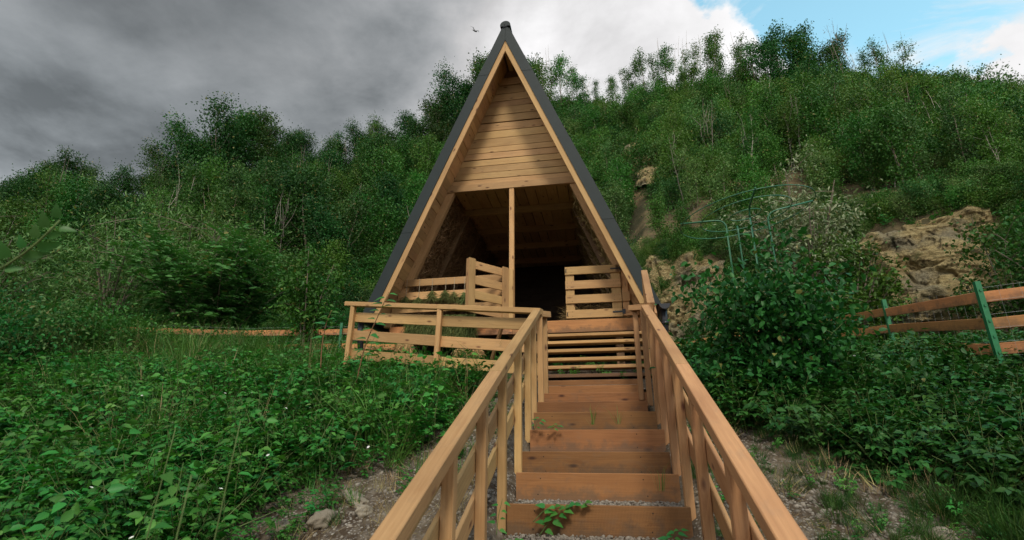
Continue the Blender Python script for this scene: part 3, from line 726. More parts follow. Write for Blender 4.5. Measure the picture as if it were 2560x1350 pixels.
pts = sample(-9, -1.2, .9, 9, 900, lambda x, y: fl(x, y)*cone(x, y)*np.clip(.5+1.5*nzp(x*.8, y*.8, 48), 0, 1))
place('tall_weeds', WD+TL+DRY+BL, pts, (.6, 1.15), 'taller weeds and grass stalks standing out of the leafy slope left of the stairs', .2)
pts = sample(.8, 8, 2.5, 9, 500, lambda x, y: fr(x, y)*cone(x, y)*np.clip(.4+1.5*nzp(x*.8, y*.8, 49), 0, 1))
place('stray_weeds', BL+DRY+TFD, pts, (.5, .9), 'stray weeds and stalks standing out of the dark bramble patch', .25)
# pebbles
def rock_me(seed, sub=1, sq=(1, .8, .55), nz=.25, mat=M_PEB):
    import bmesh
    g = np.random.default_rng(seed); bm = bmesh.new(); bmesh.ops.create_icosphere(bm, subdivisions=sub, radius=.5)
    o = g.uniform(0, 50, 3)
    C_ = np.array([v.co[:] for v in bm.verts]); D_ = C_*3+o; k = 1+nz*fbm(D_[:, 0], D_[:, 1], D_[:, 2], 3, seed)*2
    if sub > 2: k = k+.22*np.floor(4*fbm(D_[:, 0]*.9, D_[:, 1]*.9, D_[:, 2]*.9, 2, seed+3))/4+.10*fbm(D_[:, 0]*3, D_[:, 1]*3, D_[:, 2]*3, 4, seed+4)
    C_ = C_*k[:, None]*np.array(sq)
    for v, c in zip(bm.verts, C_): v.co = c
    me = bpy.data.meshes.new('pebble'); bm.to_mesh(me); bm.free(); me.materials.append(mat); me.shade_smooth(); return me
PB = [rock_me(700+i, 1, (1, g.uniform(.6, .95), g.uniform(.4, .7))) for i in range(8)]
def pebbles(name, pts, zz, sc, label):
    n = len(pts); rot = np.stack([g.normal(0, .45, n), g.normal(0, .45, n), g.uniform(0, 6.28, n)], 1)
    return scatter(name, PB, np.column_stack([pts, zz]), rot, g.uniform(sc[0], sc[1], n)*g.choice([1, 1, 1.5], n), g.integers(0, 8, n), label)
pts = sample(-4.2, -.72, .6, 6.3, 19000, lambda x, y: np.clip((x-left_edge(y)+.55)/.45, 0, 1)*(.45+.5*(np.abs(x+.82) < .16)))
pts = np.vstack([pts, sample(.52, 4.4, .6, 5.4, 19000, lambda x, y: np.clip((right_edge(y)+.5-x)/.5, 0, 1)*np.clip(.62+1.0*nzp(x, y, 45), .12, 1))])
pebbles('gravel', pts, terrain(pts[:, 0], pts[:, 1])+.002, (.012, .034), 'loose grey gravel and pebbles on the bare slope beside the stairs')

# ------------------------------------------------------------------ stairs
XL, XR = -.69, .50
STEPS = [(2.13, .91), (2.55, 1.09), (2.95, 1.265), (3.33, 1.43), (3.72, 1.60), (4.12, 1.775), (4.45, 1.92), (4.87, 2.10), (5.28, 2.275), (5.56, 2.395), (5.81, 2.505), (6.07, 2.61), (6.27, 2.695)]
st = thing('garden_stairs', 'lower stair flight of orange-brown boards holding gravel treads', 'stairs', (0, 3.7, 1.4))
SG = []
for i, (y, z) in enumerate(STEPS):
    dx = rng.uniform(-.012, .012); x1 = XR if i < 9 else XR-.05; x0 = XL if i < 12 else XL+.03
    rb = board('riser', (x0+dx, y+.018, z-.105), (x1+dx, y+.018, z-.105), .21, .036, W_STEP, st)
    if 3 <= i <= 8:
        G = Geo()
        for xx in (XL+.17, XL+.17+rng.uniform(-.01, .01), XR-.22, XR-.2):
            pass
        for xx in (XL+.18, XR-.24):
            for zz in (z-.04, z-.15):
                xq = xx+rng.uniform(-.015, .015); G.tube([(xq, y-.0015, zz), (xq, y+.004, zz)], .0045, 8)
        s = obj('screws', G.me('screws', M_SCREW), rb); s['kind'] = 'stuff'
    y2 = STEPS[i+1][0] if i+1 < len(STEPS) else y+.3
    gd = .03 if i < 5 else .052
    kind(obj('gravel_bed', mesh('gravel_bed', [(XL+.01, y+.03, z-gd), (XR-.01, y+.03, z-gd), (XR-.01, y2+.01, z-gd+.008), (XL+.01, y2+.01, z-gd+.008)], [(0, 1, 2, 3)], M_GROUND)), 'structure')
    n = 1000 if i in (3, 4) else (700 if i in (2, 5) else 260)
    p = np.stack([rng.uniform(XL+.03, XR-.03, n), rng.uniform(y+.045, y2-.008, n), rng.uniform(z-gd+.006, z-gd+.022, n)], 1); SG.append(p)
SG = np.vstack(SG); pebbles('stair_gravel', SG[:, :2], SG[:, 2], (.012, .026), 'pale grey gravel filling the treads of the lower stairs')

def railing(side, ys, name, label, mat):
    sgn = -1 if side == 'l' else 1
    xi = XL if side == 'l' else XR-.005        # inner faces of the posts
    root = thing(name, label, 'railing', (xi, 3.6, 1.55))
    xp = xi-.03*1 if side == 'l' else xi+.03
    top = lambda y: .431*y+1.0-.035
    ya, yb, yc = -.6, 3.36 if side == 'l' else 3.42, 5.62
    for k, (a, b) in enumerate([(ya, .9), (.905, yb), (yb+.004, yc)]):
        board('handrail', (xp-sgn*.024, a, top(a)), (xp-sgn*.024, b, top(b)), .062, .084, mat, root)
    for y in ys:
        zt = top(y)-.033; zb = .431*y-.18
        board('post', (xp, y, zb), (xp, y, zt), .062, .060, mat, root, up=(0, 1, 0))
    xb = xp+sgn*.045
    for off in (.86, .60, .34):
        for k, (a, b) in enumerate([(ya, .9), (.91, yb+.06), (yb+.07, yc-.02)]):
            board('rail_board', (xb, a, .431*a+off-.035), (xb, b, .431*b+off-.035), .125, .026, mat, root)
    return root
LR = railing('l', [-.2, .45, 1.1, 1.78, 2.45, 3.1, 3.73, 4.43, 5.03, 5.47], 'stair_railing', 'pale wooden stair railing on the left side of the stairs', W_RAIL)
RRr = railing('r', [-.2, .45, 1.1, 1.78, 2.46, 3.25, 3.88, 4.42, 4.97, 5.42], 'stair_railing', 'reddish wooden stair railing on the right side of the stairs', W_RAILR)
# short returns at the top of each flight
board('handrail', (-.755, 5.66, 3.385), (-.60, 5.93, 3.425), .07, .085, W_RAIL, LR)
board('post', (-.675, 5.72, 2.30), (-.675, 5.72, 3.385), .062, .06, W_RAIL, LR, up=(0, 1, 0))
board('post', (-.645, 5.93, 2.42), (-.645, 5.93, 3.385), .065, .06, W_RAIL, LR, up=(0, 1, 0))
board('handrail', (.57, 5.66, 3.40), (.35, 5.80, 3.43), .062, .085, W_RAILR, RRr)
board('post', (.40, 5.82, 2.42), (.40, 5.82, 3.39), .06, .055, W_RAILR, RRr, up=(0, 1, 0))
board('post', (.475, 5.68, 2.35), (.475, 5.68, 3.37), .06, .055, W_RAILR, RRr, up=(0, 1, 0))
board('handrail', (.57, 5.68, 3.43), (.66, 7.10, 4.27), .06, .085, W_RAILR, RRr)
board('post', (.64, 6.95, 2.75), (.64, 6.95, 4.14), .06, .06, W_RAILR, RRr, up=(0, 1, 0))
for off in (-.14, -.40, -.66):
    board('rail_board', (.61, 5.64, 3.41+off), (.69, 7.05, 4.23+off), .125, .026, W_RAILR, RRr)

def screws(parent, pts, r_=.0045):
    G = Geo()
    for (x, y, z) in pts: G.tube([(x, y+.003, z), (x, y-.0025, z)], r_, 6)
    o = obj('screws', G.me('screws', M_SCREW), parent); o['kind'] = 'stuff'
# platform railing to the left
pr = thing('platform_railing', 'long pale wooden railing in front of the hut, left of the stairs', 'railing', (-2.0, 5.9, 2.8))
A_, B_ = Vector((-3.42, 6.50, 0)), Vector((-.70, 5.66, 0))
def PL(t, z): q = A_.lerp(B_, t); return (q.x, q.y, z)
board('handrail', PL(-.035, 3.845), PL(.52, 3.615), .06, .09, W_RAIL, pr)
board('handrail', PL(.521, 3.615), PL(1.02, 3.40), .06, .09, W_RAIL, pr)
def Q(t, z, o=.05): q = A_.lerp(B_, t); return (q.x+.29*o, q.y+.95*o, z)
for (z0, z1) in ((3.655, 3.265), (3.40, 3.00), (3.13, 2.755)):
    zm = z0+(z1-z0)*.53
    board('rail_board', Q(.0, z0), Q(.528, zm), .135, .026, W_RAIL, pr)
    board('rail_board', Q(.532, zm-.008), Q(1.0, z1), .135, .026, W_RAIL, pr)
for t, zt, zb in ((.012, 3.81, 2.7), (.53, 3.59, 2.62)):
    board('post', PL(t-.012, zb), PL(t, zt), .075, .06, W_RAIL, pr, up=(0, 1, 0))
board('brace', (-1.42, 6.6, 3.02), (-1.22, 6.3, 3.42), .07, .03, W_RAILR, pr)

# open steps up to the hut
ws = thing('wooden_steps', 'open wooden plank steps rising to the hut entrance', 'steps', (0, 7, 2.9))
for (y, z) in ((6.52, 2.80), (6.72, 2.935), (6.93, 3.07), (7.16, 3.225), (7.40, 3.385), (7.64, 3.54)):
    board('tread', (-.86, y+.11, z-.02), (.66, y+.11, z-.02), .24, .042, W_STEP if z < 2.85 else W_RAIL, ws, up=(0, 1, .03))
for x in (-.83, .63):
    board('stringer', (x, 6.42, 2.58), (x, 8.0, 3.60), .20, .045, W_RAILR, ws)

# ------------------------------------------------------------------ hut
CX, YF, YB, YE, ZA, K = -1.435, 7.5, 8.15, 13.0, 9.46, 2.315/5.55
FL = 3.86
hut = thing('hut', 'A-frame timber hut with dark metal roof and open gable', 'hut', (CX, 8.2, 3.4))
def hw(z): return (ZA-z)*K
def slab(name, side, z0, z1, o0, o1, y0, y1, mat, label=None):
    """piece lying in the roof slope: heights z0..z1, horizontal inset o0..o1 from the outer line; local x along depth"""
    s = -1 if side == 'l' else 1
    P = []
    for yy in (y0, y1):
        for z, o in ((z0, o0), (z1, o0), (z1, o1), (z0, o1)):
            P.append((CX+s*(hw(z)-o), yy, z))
    P = np.array(P); c = P.mean(0)
    sl = Vector((-s*K, 0, 1)).normalized(); M = Matrix((Vector((0, 1, 0)), Vector((0, 1, 0)).cross(sl)*-1, sl)).transposed().to_4x4()
    M = Matrix(((0, 0, 0, 0),)*4); xax = Vector((0, 1, 0)); zax = sl; yax = zax.cross(xax)
    M = Matrix((xax, yax, zax)).transposed().to_4x4(); M.translation = Vector(c)
    Mi = M.inverted(); v = [tuple(Mi @ Vector(p)) for p in P]
    f = [(0, 1, 2, 3), (7, 6, 5, 4), (0, 4, 5, 1), (1, 5, 6, 2), (2, 6, 7, 3), (3, 7, 4, 0)]
    if s > 0: f = [tuple(reversed(q)) for q in f]
    return obj(name, mesh(name, v, f, mat), hut, M, label)
def along(name, side, z0, z1, o0, o1, y0, y1, mat, label=None, apex=False):
    """same but the grain runs along the slope; apex pieces are mitred at the centre line"""
    s = -1 if side == 'l' else 1; P = []
    for yy in (y0, y1):
        for z, o in ((z0, o0), (z1, o0), (z1, o1), (z0, o1)):
            if apex and z == z1: P.append((CX+s*.0015, yy, min(ZA-o/K, ZA-.04)))
            else: P.append((CX+s*(hw(z)-o), yy, z))
    P = np.array(P); c = P.mean(0); xax = Vector((-s*K, 0, 1)).normalized(); yax = Vector((0, 1, 0)); zax = xax.cross(yax)
    M = Matrix((xax, yax, zax)).transposed().to_4x4(); M.translation = Vector(c); Mi = M.inverted()
    v = [tuple(Mi @ Vector(p)) for p in P]; f = [(0, 1, 2, 3), (7, 6, 5, 4), (0, 4, 5, 1), (1, 5, 6, 2), (2, 6, 7, 3), (3, 7, 4, 0)]
    if s > 0: f = [tuple(reversed(q)) for q in f]
    return obj(name, mesh(name, v, f, mat), hut, M, label)
ZE = 3.90
for s in 'lr':
    # sheet metal roof in sections, overlapping joints
    zz = [ZE, 5.3, 6.85, 8.3, ZA-.03]
    for i in range(4):
        slab('roof_sheet', s, zz[i], zz[i+1]-.004, -.012-.004*(i % 2), .03, YF+.004, YE, M_METAL)
        along('metal_trim', s, zz[i]-.0, zz[i+1]-.003, -.015-.003*(i % 2), .178, YF-.012-.003*(i % 2), YF+.002, M_METAL, apex=(i == 3))
    along('barge_board', s, ZE+.02, ZA-.50, .168, .275, YF+.004, YF+.045, W_RAIL, apex=True)
    # lining boards of the overhang
    z = ZE+.1; k = 0
    while z < ZA-.55:
        h = random.choice([.10, .125, .14, .15]); gap = random.choice([.003, .004, .005, .014])
        slab('lining_board', s, z, min(z+h, ZA-.5), .115, .135+random.uniform(0, .008), YF+.05, YB+.02, W_LINE if s == 'l' else W_LINE)
        z += h+gap; k += 1
    slab('roof_core', s, ZE, ZA-.05, .035, .11, YF+.05, YE, W_OLD)
# ridge cap
pts = [(CX+.098*math.cos(a), YF-.02, ZA-.088+.098*math.sin(a)) for a in np.linspace(-.25, math.pi+.25, 15)]
v = [p for p in pts]+[(p[0], YE, p[2]) for p in pts]; n = len(pts)
f = [(i, i+1, n+i+1, n+i) for i in range(n-1)]+[tuple(range(n))]+[tuple(range(2*n-1, n-1, -1))]
rc = obj('ridge_cap', mesh('ridge_cap', v, f, M_METAL, False), hut)
# fold where the two metal trims meet
G = Geo(); G.tube([(CX-.06, YF-.03, ZA-.115), (CX-.01, YF-.03, ZA-.130), (CX+.065, YF-.03, ZA-.105)], .009, 6); G.tube([(CX-.01, YF-.025, ZA-.07), (CX-.035, YF-.022, ZA-.15)], .007, 6)
obj('trim_fold', G.me('trim_fold', M_GUT), hut)
board('ridge_beam', (CX, YF+.06, ZA-.50), (CX, YB+.05, ZA-.50), .13, .085, W_LINE, hut)
# gable boards
z = 6.44; Ti = .15; i = 0
hs = [.10, .12, .13, .12, .12, .11, .17, .15, .155, .15, .165, .12, .15, .17, .16, .12, .13, .14, .13, .12, .14]
for i, h in enumerate(hs):
    z1 = z+h; gap = .024 if i in (8, 13) else .012
    if z1 > ZA-.62: break
    a0, a1 = hw(z)-.125, hw(z1)-.125; zc = z+h/2; yo = random.uniform(-.006, .006); sk = random.uniform(-.004, .004)
    P = [(-a0, 0, z-zc+sk), (a0, 0, z-zc-sk), (a1, 0, z1-zc-sk), (-a1, 0, z1-zc+sk)]
    v = [(x, -.012, zz) for x, _, zz in P]+[(x, .012, zz) for x, _, zz in P]
    o = obj('gable_board', mesh('gable_board', v, [(0, 1, 2, 3), (7, 6, 5, 4), (0, 4, 5, 1), (1, 5, 6, 2), (2, 6, 7, 3), (3, 7, 4, 0)], W_HUT), hut, Matrix.Translation((CX, YB+yo, zc)))
    z = z1+gap
board('header_beam', (CX-1.17, YB-.035, 6.36), (CX+1.17, YB-.035, 6.36), .135, .085, W_HUT, hut)
board('gable_backing', (CX, YB+.04, 6.4), (CX, YB+.04, 9.0), .3, .04, W_OLD, hut, up=(1, 0, 0))
# facade rafters
for s in 'lr': along('facade_rafter', s, FL-.02, 6.29, .14, .275, YB-.055, YB+.045, W_HUT)
# posts
board('post', (-1.42, YB-.02, FL), (-1.42, YB-.02, 6.29), .085, .085, W_RAIL, hut, up=(1, 0, 0))
board('gate_post', (-1.435, YB-.10, FL-.02), (-1.435, YB-.10, 4.74), .105, .05, W_RAIL, hut, up=(1, 0, 0))
# floor boards + rim
for i in range(18):
    y = YB-.02+i*.27; board('floor_board', (CX-2.05, y+.13, FL-.025), (CX+2.05, y+.13, FL-.025), .262, .035, W_SHADED, hut, up=(0, 1, 0))
board('floor_rim', (-3.50, YB-.09, 3.735), (-1.40, YB-.09, 3.735), .19, .045, W_FENCE, hut)
board('floor_rim', (-1.395, YB-.09, 3.735), (.72, YB-.09, 3.735), .20, .045, W_FENCE, hut)
for x in (-3.2, -1.45, .3):
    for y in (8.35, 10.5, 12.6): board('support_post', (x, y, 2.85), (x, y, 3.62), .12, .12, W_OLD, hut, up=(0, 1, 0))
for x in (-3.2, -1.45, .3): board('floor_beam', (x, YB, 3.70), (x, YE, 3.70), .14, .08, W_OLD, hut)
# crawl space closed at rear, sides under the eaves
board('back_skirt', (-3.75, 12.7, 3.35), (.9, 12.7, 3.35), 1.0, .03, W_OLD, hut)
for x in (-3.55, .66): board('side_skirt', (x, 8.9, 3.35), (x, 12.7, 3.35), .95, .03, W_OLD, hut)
# ceiling boards run in depth, joists across
zc_ = 6.44; x = CX-1.12; 
while x < CX+1.12:
    wd = random.choice([.17, .19, .20]); 
    board('ceiling_board', (x+wd/2, YB+.07, zc_), (x+wd/2, YE-.1, zc_), wd-.006-random.choice([0, 0, .012]), .022, W_HUT, hut, up=(1, 0, 0)); x += wd
for y in (9.15, 10.15, 11.15, 12.2): board('joist', (CX-1.2, y, 6.36), (CX+1.2, y, 6.36), .13, .08, W_LINE, hut)
# back wall
z = FL
while z < 8.9:
    board('back_wall_board', (CX-hw(z)+.16, YE-.12, z+.09), (CX+hw(z)-.16, YE-.12, z+.09), .178, .022, W_SHADED, hut); z += .18
# inner rafters and straw between them
for s in 'lr':
    for y in (9.15, 10.15, 11.15, 12.2): along('rafter', s, FL, 6.3, .17, .30, y-.035, y+.035, W_OLD)
    sg = -1 if s == 'l' else 1
    gz, gyv = np.meshgrid(np.linspace(FL+.02, 6.36, 60), np.linspace(YB+.06, YE-.2, 110), indexing='ij')
    bul = .20+.09*fbm(gyv*2.2, gz*2.2, o=4, seed=150+sg)-.03
    bul = np.clip(bul, .14, .40)
    Xs = CX+sg*(hw(gz)-bul); V = np.stack([Xs, gyv, gz], -1).reshape(-1, 3); na = 110
    ii, jj = np.meshgrid(np.arange(109), np.arange(59)); a = (jj*na+ii).ravel(); F = np.stack([a, a+1, a+1+na, a+na], 1)
    sp_ = obj('straw_panel', mesh('straw_panel', V, F, M_STRAWP, True), hut)
    n = 16000; i0 = rng.integers(0, len(V), n)
    p = V[i0]+rng.normal(0, .03, (n, 3)); p[:, 0] -= sg*rng.uniform(0, .05, n); m_ = (p[:, 1] > YB+.07)
    p = p[m_]; n = len(p); dv = rng.normal(size=(n, 3))*np.array([.35, 1, .8])
    so = obj('straw_strands', leaves_me('straw_strands', p, dv, np.tile([-sg*1., 0, .4], (n, 1))+rng.normal(0, .3, (n, 3)), rng.uniform(.10, .26, n), .010, L_STRAW, 2), sp_); so['kind'] = 'stuff'
# straw heap on the floor
n = 9000; hp = np.stack([rng.uniform(-.6, .35, n), rng.uniform(8.35, 10.4, n), np.zeros(n)], 1)
hp[:, 2] = FL+.02+np.abs(rng.normal(0, .14, n)); dv = rng.normal(size=(n, 3))*np.array([1, 1, .45])
hs_ = obj('straw_bedding', leaves_me('straw_bedding', hp, dv, rnd_dirs(n, 1), rng.uniform(.08, .2, n), .006, L_STRAW, 2)); kind(hs_, 'stuff', 'loose straw lying on the hut floor behind the closed gate')

# fixed rails of the left front
for (zl, zr, h) in ((4.60, 4.615, .125), (4.365, 4.375, .135), (4.13, 4.145, .12)):
    xl = CX-hw(zl)+.16
    board('front_rail', (xl, YB-.075, zl), (-1.49, YB-.075, zr), h, .028, W_RAIL, hut)
# right gate, shut
gate = thing('gate', 'closed slatted wooden gate right of the dark entrance', 'gate', (-.05, YB-.1, FL))
GX0, GX1 = -.515, .365
board('stile', (GX0+.07, YB-.092, FL+.0), (GX0+.07, YB-.092, 4.72), .14, .022, W_RAIL, gate, up=(1, 0, 0))
board('stile', (GX1-.075, YB-.092, FL+.0), (GX1-.075, YB-.092, 4.72), .15, .022, W_RAIL, gate, up=(1, 0, 0))
for z0, h in ((4.655, .135), (4.41, .14), (4.17, .14), (3.925, .135)):
    board('slat', (GX0-.003, YB-.117, z0), (GX1, YB-.117, z0), h, .024, W_RAIL, gate)
for z0 in (4.655, 3.935):
    hg = board('hinge', (GX1-.15, YB-.134, z0), (GX1+.0, YB-.134, z0+.003), .026, .006, M_IRON, gate)
    obj('hinge_plate', board_me(.05, .075, .008, M_IRON), hg, Matrix.Translation((GX1+.02, YB-.136, z0)))
for z0 in (4.655, 3.925): board('latch', (GX0+.014, YB-.134, z0-.03), (GX0+.014, YB-.134, z0+.03), .014, .01, M_IRON, gate, up=(1, 0, 0))
screws(gate, [(xx, YB-.130, z0+dz) for z0 in (4.655, 4.41, 4.17, 3.925) for xx in (GX0+.03, GX0+.10, GX1-.03, GX1-.11) for dz in (-.035, .035)])
# fixed panel beside it (part of the hut)
board('panel_stile', (.43, YB-.092, FL), (.43, YB-.092, 4.73), .10, .022, W_RAILR, hut, up=(1, 0, 0))
for z0, h in ((4.66, .14), (4.43, .20), (4.18, .15), (3.93, .12)):
    board('panel_board', (GX1+.012, YB-.117, z0), (CX+hw(z0+h/2)-.24, YB-.117, z0), h, .024, W_RAILR, hut)
# left gate, swung open towards the stairs
g2 = thing('gate', 'open slatted wooden gate swung outward left of the dark entrance', 'gate', (-1.5, YB-.12, FL))
H0 = Vector((-1.475, YB-.13, 0)); H1 = Vector((-1.985, 7.40, 0)); dd = (H1-H0).normalized(); nn = Vector((-dd.y, dd.x, 0))
if nn.y > 0: nn = -nn
def GQ(t, z, o=0.): q = H0.lerp(H1, t)+nn*o; return (q.x, q.y, z)
for t in (.07, .93): board('stile', GQ(t, FL+.02, .012), GQ(t, 4.76, .012), .13, .024, W_RAIL, g2, up=dd)
for z0, h in ((4.67, .135), (4.42, .14), (4.18, .14), (3.95, .135)): board('slat', GQ(.0, z0, -.014), GQ(1.0, z0, -.014), h, .024, W_RAIL, g2)
board('end_strip', GQ(1.02, FL+.06, .0), GQ(1.02, 4.74, .0), .05, .03, W_RAILR, g2, up=nn)
# gutters with end cap and downpipe
for s, x in ((1, CX+hw(ZE)+.055), (-1, CX-hw(ZE)-.055)):
    an = np.linspace(math.pi, 2*math.pi, 9); v = []; r0 = .075
    for yy in (YF-.04, YE):
        for rr_ in (r0, r0-.006):
            v += [(x+rr_*math.cos(a), yy, ZE-.01+rr_*math.sin(a)) for a in an]
    f = []; n = 9
    for i in range(8):
        f += [(i, i+1, 2*n+i+1, 2*n+i), (n+i+1, n+i, 3*n+i, 3*n+i+1), (i+1, i, n+i, n+i+1)]
    gt = obj('gutter', mesh('gutter', v, f, M_GUT), hut)
    v = [(x+(r0+.004)*math.cos(a), YF-.045, ZE-.01+(r0+.004)*math.sin(a)) for a in an]; v += [(a, b-.02, c) for a, b, c in v]
    obj('end_cap', mesh('end_cap', v, [tuple(range(9)), tuple(range(17, 8, -1))]+[(i, i+9, i+10, i+1) for i in range(8)]+[(8, 17, 9, 0)], M_GUT), gt)
    G = Geo(); G.tube([(x, YF+.1, ZE-.07), (x, YF+.1, ZE-.25), (x-.0*s, YF+.13, ZE-.36), (x-.05*s, YF+.16, 3.05)], .048, 12); G.tube([(x, YF+.1, ZE-.24), (x, YF+.1, ZE-.29)], .056, 12)
    obj('downpipe', G.me('downpipe', M_GUT, True), hut)

# herb bunches on strings, hay under the rail
for i, (x, z, h, r_) in enumerate([(-3.25, 4.36, .14, .03), (-3.02, 4.34, .24, .06), (-2.79, 4.44, .32, .085), (-2.55, 4.44, .32, .085), (-2.40, 4.40, .28, .075), (-2.22, 4.38, .30, .04)]):
    lab = ['thin dried stalk bunch hanging leftmost on the hut rail', 'small dried herb bunch second from the left on the hut rail', 'full grassy herb bunch third from the left on the hut rail', 'full grassy herb bunch fourth from the left on the hut rail', 'drooping herb bunch second from the open gate', 'narrow dry bunch hanging right beside the open gate'][i]
    t = thing('herb_bunch', lab, 'herb bunch', (x, YB-.11, z), 'herb bunches on the hut rail')
    G = Geo(); G.tube([(x, YB-.10, 4.66), (x+.004, YB-.115, 4.55), (x, YB-.12, z-.02)], .0035, 4); obj('string', G.me('string', M_TWINE), t)
    n = 260; an = rng.uniform(0, 6.28, n); u = rng.uniform(0, .75, n)
    pos = np.stack([x+np.cos(an)*r_*u, YB-.125+np.sin(an)*r_*.6*u, z-u*h*.7], 1); dv = np.stack([np.cos(an)*.5+rng.normal(0, .5, n), np.sin(an)*.4-.15, -rng.uniform(.2, 1.4, n)], 1)
    obj('foliage', leaves_me('foliage', pos, dv, rnd_dirs(n), rng.uniform(.06, .16, n), .007, L_HAY, 2), t)
def hay(name, lab, x0, x1, z0, z1, n, yy, mt=L_HAY):
    x = rng.uniform(x0, x1, n); lump = .5+.5*np.sin(x*9+1)*np.cos(x*3.7)
    zt = z1-rng.uniform(0, 1, n)*(z1-z0)*(.55+.4*lump); y = yy-rng.uniform(0, .10, n)-.05*lump
    dv = np.stack([rng.normal(0, .35, n), -rng.uniform(0, .5, n), -np.ones(n)*rng.uniform(.4, 1.2, n)], 1)
    return tag(obj(name, leaves_me(name, np.stack([x, y, zt], 1), dv, rnd_dirs(n), rng.uniform(.06, .16, n), .007, mt, 2)), lab, 'hay')
hay('hay_swag', 'long swag of green hay hung along the hut floor edge', -3.18, -1.98, 3.52, 3.98, 7000, YB-.13)
hay('hay_swag', 'brown tuft of hay hanging low at the left end under the floor', -3.28, -3.0, 3.22, 3.52, 1500, YB-.2, L_STRAW)
hay('hay_swag', 'brown hay tuft hanging low under the floor in the middle', -2.28, -2.08, 3.20, 3.40, 700, YB-.2, L_STRAW)
hay('hay_swag', 'smaller brown hay tuft under the floor beside the middle one', -2.0, -1.85, 3.22, 3.40, 600, YB-.2, L_STRAW)

# ------------------------------------------------------------------ back fences
def fence(name, label, posts, tops, offs, hgt, postlist, rw=.115, mesh_on=True):
    root = thing(name, label, 'fence', (*posts[0], tops[0]-1.0))
    P = [Vector((x, y, 0)) for x, y in posts]
    for i in range(len(P)-1):
        n = 3 if mesh_on else 1
        for o in offs:
            a = P[i].copy(); b = P[i+1].copy(); a.z = tops[i]-o+rng.uniform(-.015, .015); b.z = tops[i+1]-o+rng.uniform(-.015, .015)
            board('rail', a, b, rw, .022, W_FENCE, root)
    for i in postlist:
        x, y = posts[i]; nrm = Vector((.0, -.03)); zt = tops[i]+.17
        G = Geo(); zb = tops[i]-hgt
        G.box((0, 0, (zt+zb)/2), (.052, .008, zt-zb)); G.box((-.022, .018, (zt+zb)/2), (.007, .040, zt-zb))
        for k in range(int((zt-zb)/.16)): G.box((.0, -.008, zt-.1-.16*k), (.018, .012, .022))
        obj('post', G.me('post', M_GREENP), root, Matrix.Translation((x, y-.05, 0)))
    if mesh_on:
        G = Geo()
        for i in range(len(P)-1):
            L = (P[i+1]-P[i]).length; a = P[i]; b = P[i+1]
            for o in np.arange(-.1, max(offs)+.15, .14):
                G.tube([(a.x, a.y-.03, tops[i]-o), (b.x, b.y-.03, tops[i+1]-o)], .0010, 3, False)
            for t in np.arange(0, 1, .16/L):
                q = a.lerp(b, t); zt = tops[i]+(tops[i+1]-tops[i])*t
                G.tube([(q.x, q.y-.031, zt+.1), (q.x, q.y-.031, zt-max(offs)-.1)], .0009, 3, False)
        obj('wire_mesh', G.me('wire_mesh', M_WIRE), root)
    return root
fence('board_fence', 'orange board fence with green steel posts, right of the stairs', [(5.9, 4.6), (3.87, 5.86), (4.08, 8.05), (3.9, 10.0), (2.6, 10.9), (1.45, 11.2)],
      [3.37, 3.40, 3.78, 4.03, 4.0, 3.93], [.0, .26, .52], 1.15, [1, 2])
fence('board_fence', 'orange board fence with a green post, left of the hut', [(-3.9, 9.3), (-5.02, 9.25), (-6.9, 9.0), (-9.2, 7.9), (-11.5, 7.2)],
      [4.02, 4.05, 4.03, 3.98, 4.05], [.0, .29], 1.0, [1, 3])

# ------------------------------------------------------------------ plant support (hoops)
hp = thing('plant_support', 'tall green wire plant support with three rings over the bush', 'plant support', (1.66, 5.5, 2.35))
HC = Vector((1.637, 5.50, 4.357)); tiltM = Matrix.Rotation(R(-7), 3, 'Y') @ Matrix.Rotation(R(2), 3, 'X')
def ringpts(r, n=56, c=HC): return [c+tiltM @ Vector((r*math.cos(a), r*math.sin(a), 0)) for a in np.linspace(0, 2*math.pi, n)]
for r_ in (.69, .47, .16):
    G = Geo(); G.tube(np.array(ringpts(r_)), .0052, 6, False); obj('ring', G.me('ring', M_HOOP, True), hp)
for k, a in enumerate((-.05, 1.75, 3.2, 4.6)):
    inner = HC+tiltM @ Vector((.22*math.cos(a), .22*math.sin(a), -.02)); outer = HC+tiltM @ Vector((.70*math.cos(a), .70*math.sin(a), .012))
    b = Vector((inner.x+.05*math.cos(a)*0, inner.y, 2.3)); pth = [b, Vector((inner.x, inner.y, inner.z-.10))]
    if k == 1: pth += [inner+Vector((0, 0, -.02))]
    else:
        for t in np.linspace(0, 1, 6): 
            c0 = inner+Vector((0, 0, -.10)); c1 = inner; c2 = inner+(outer-inner)*.25
            pth.append((1-t)**2*c0+2*t*(1-t)*c1+t*t*c2)
        pth.append(outer)
    G = Geo(); G.tube(np.array([tuple(p) for p in pth]), .0095, 7); obj('leg', G.me('leg', M_HOOP, True), hp)

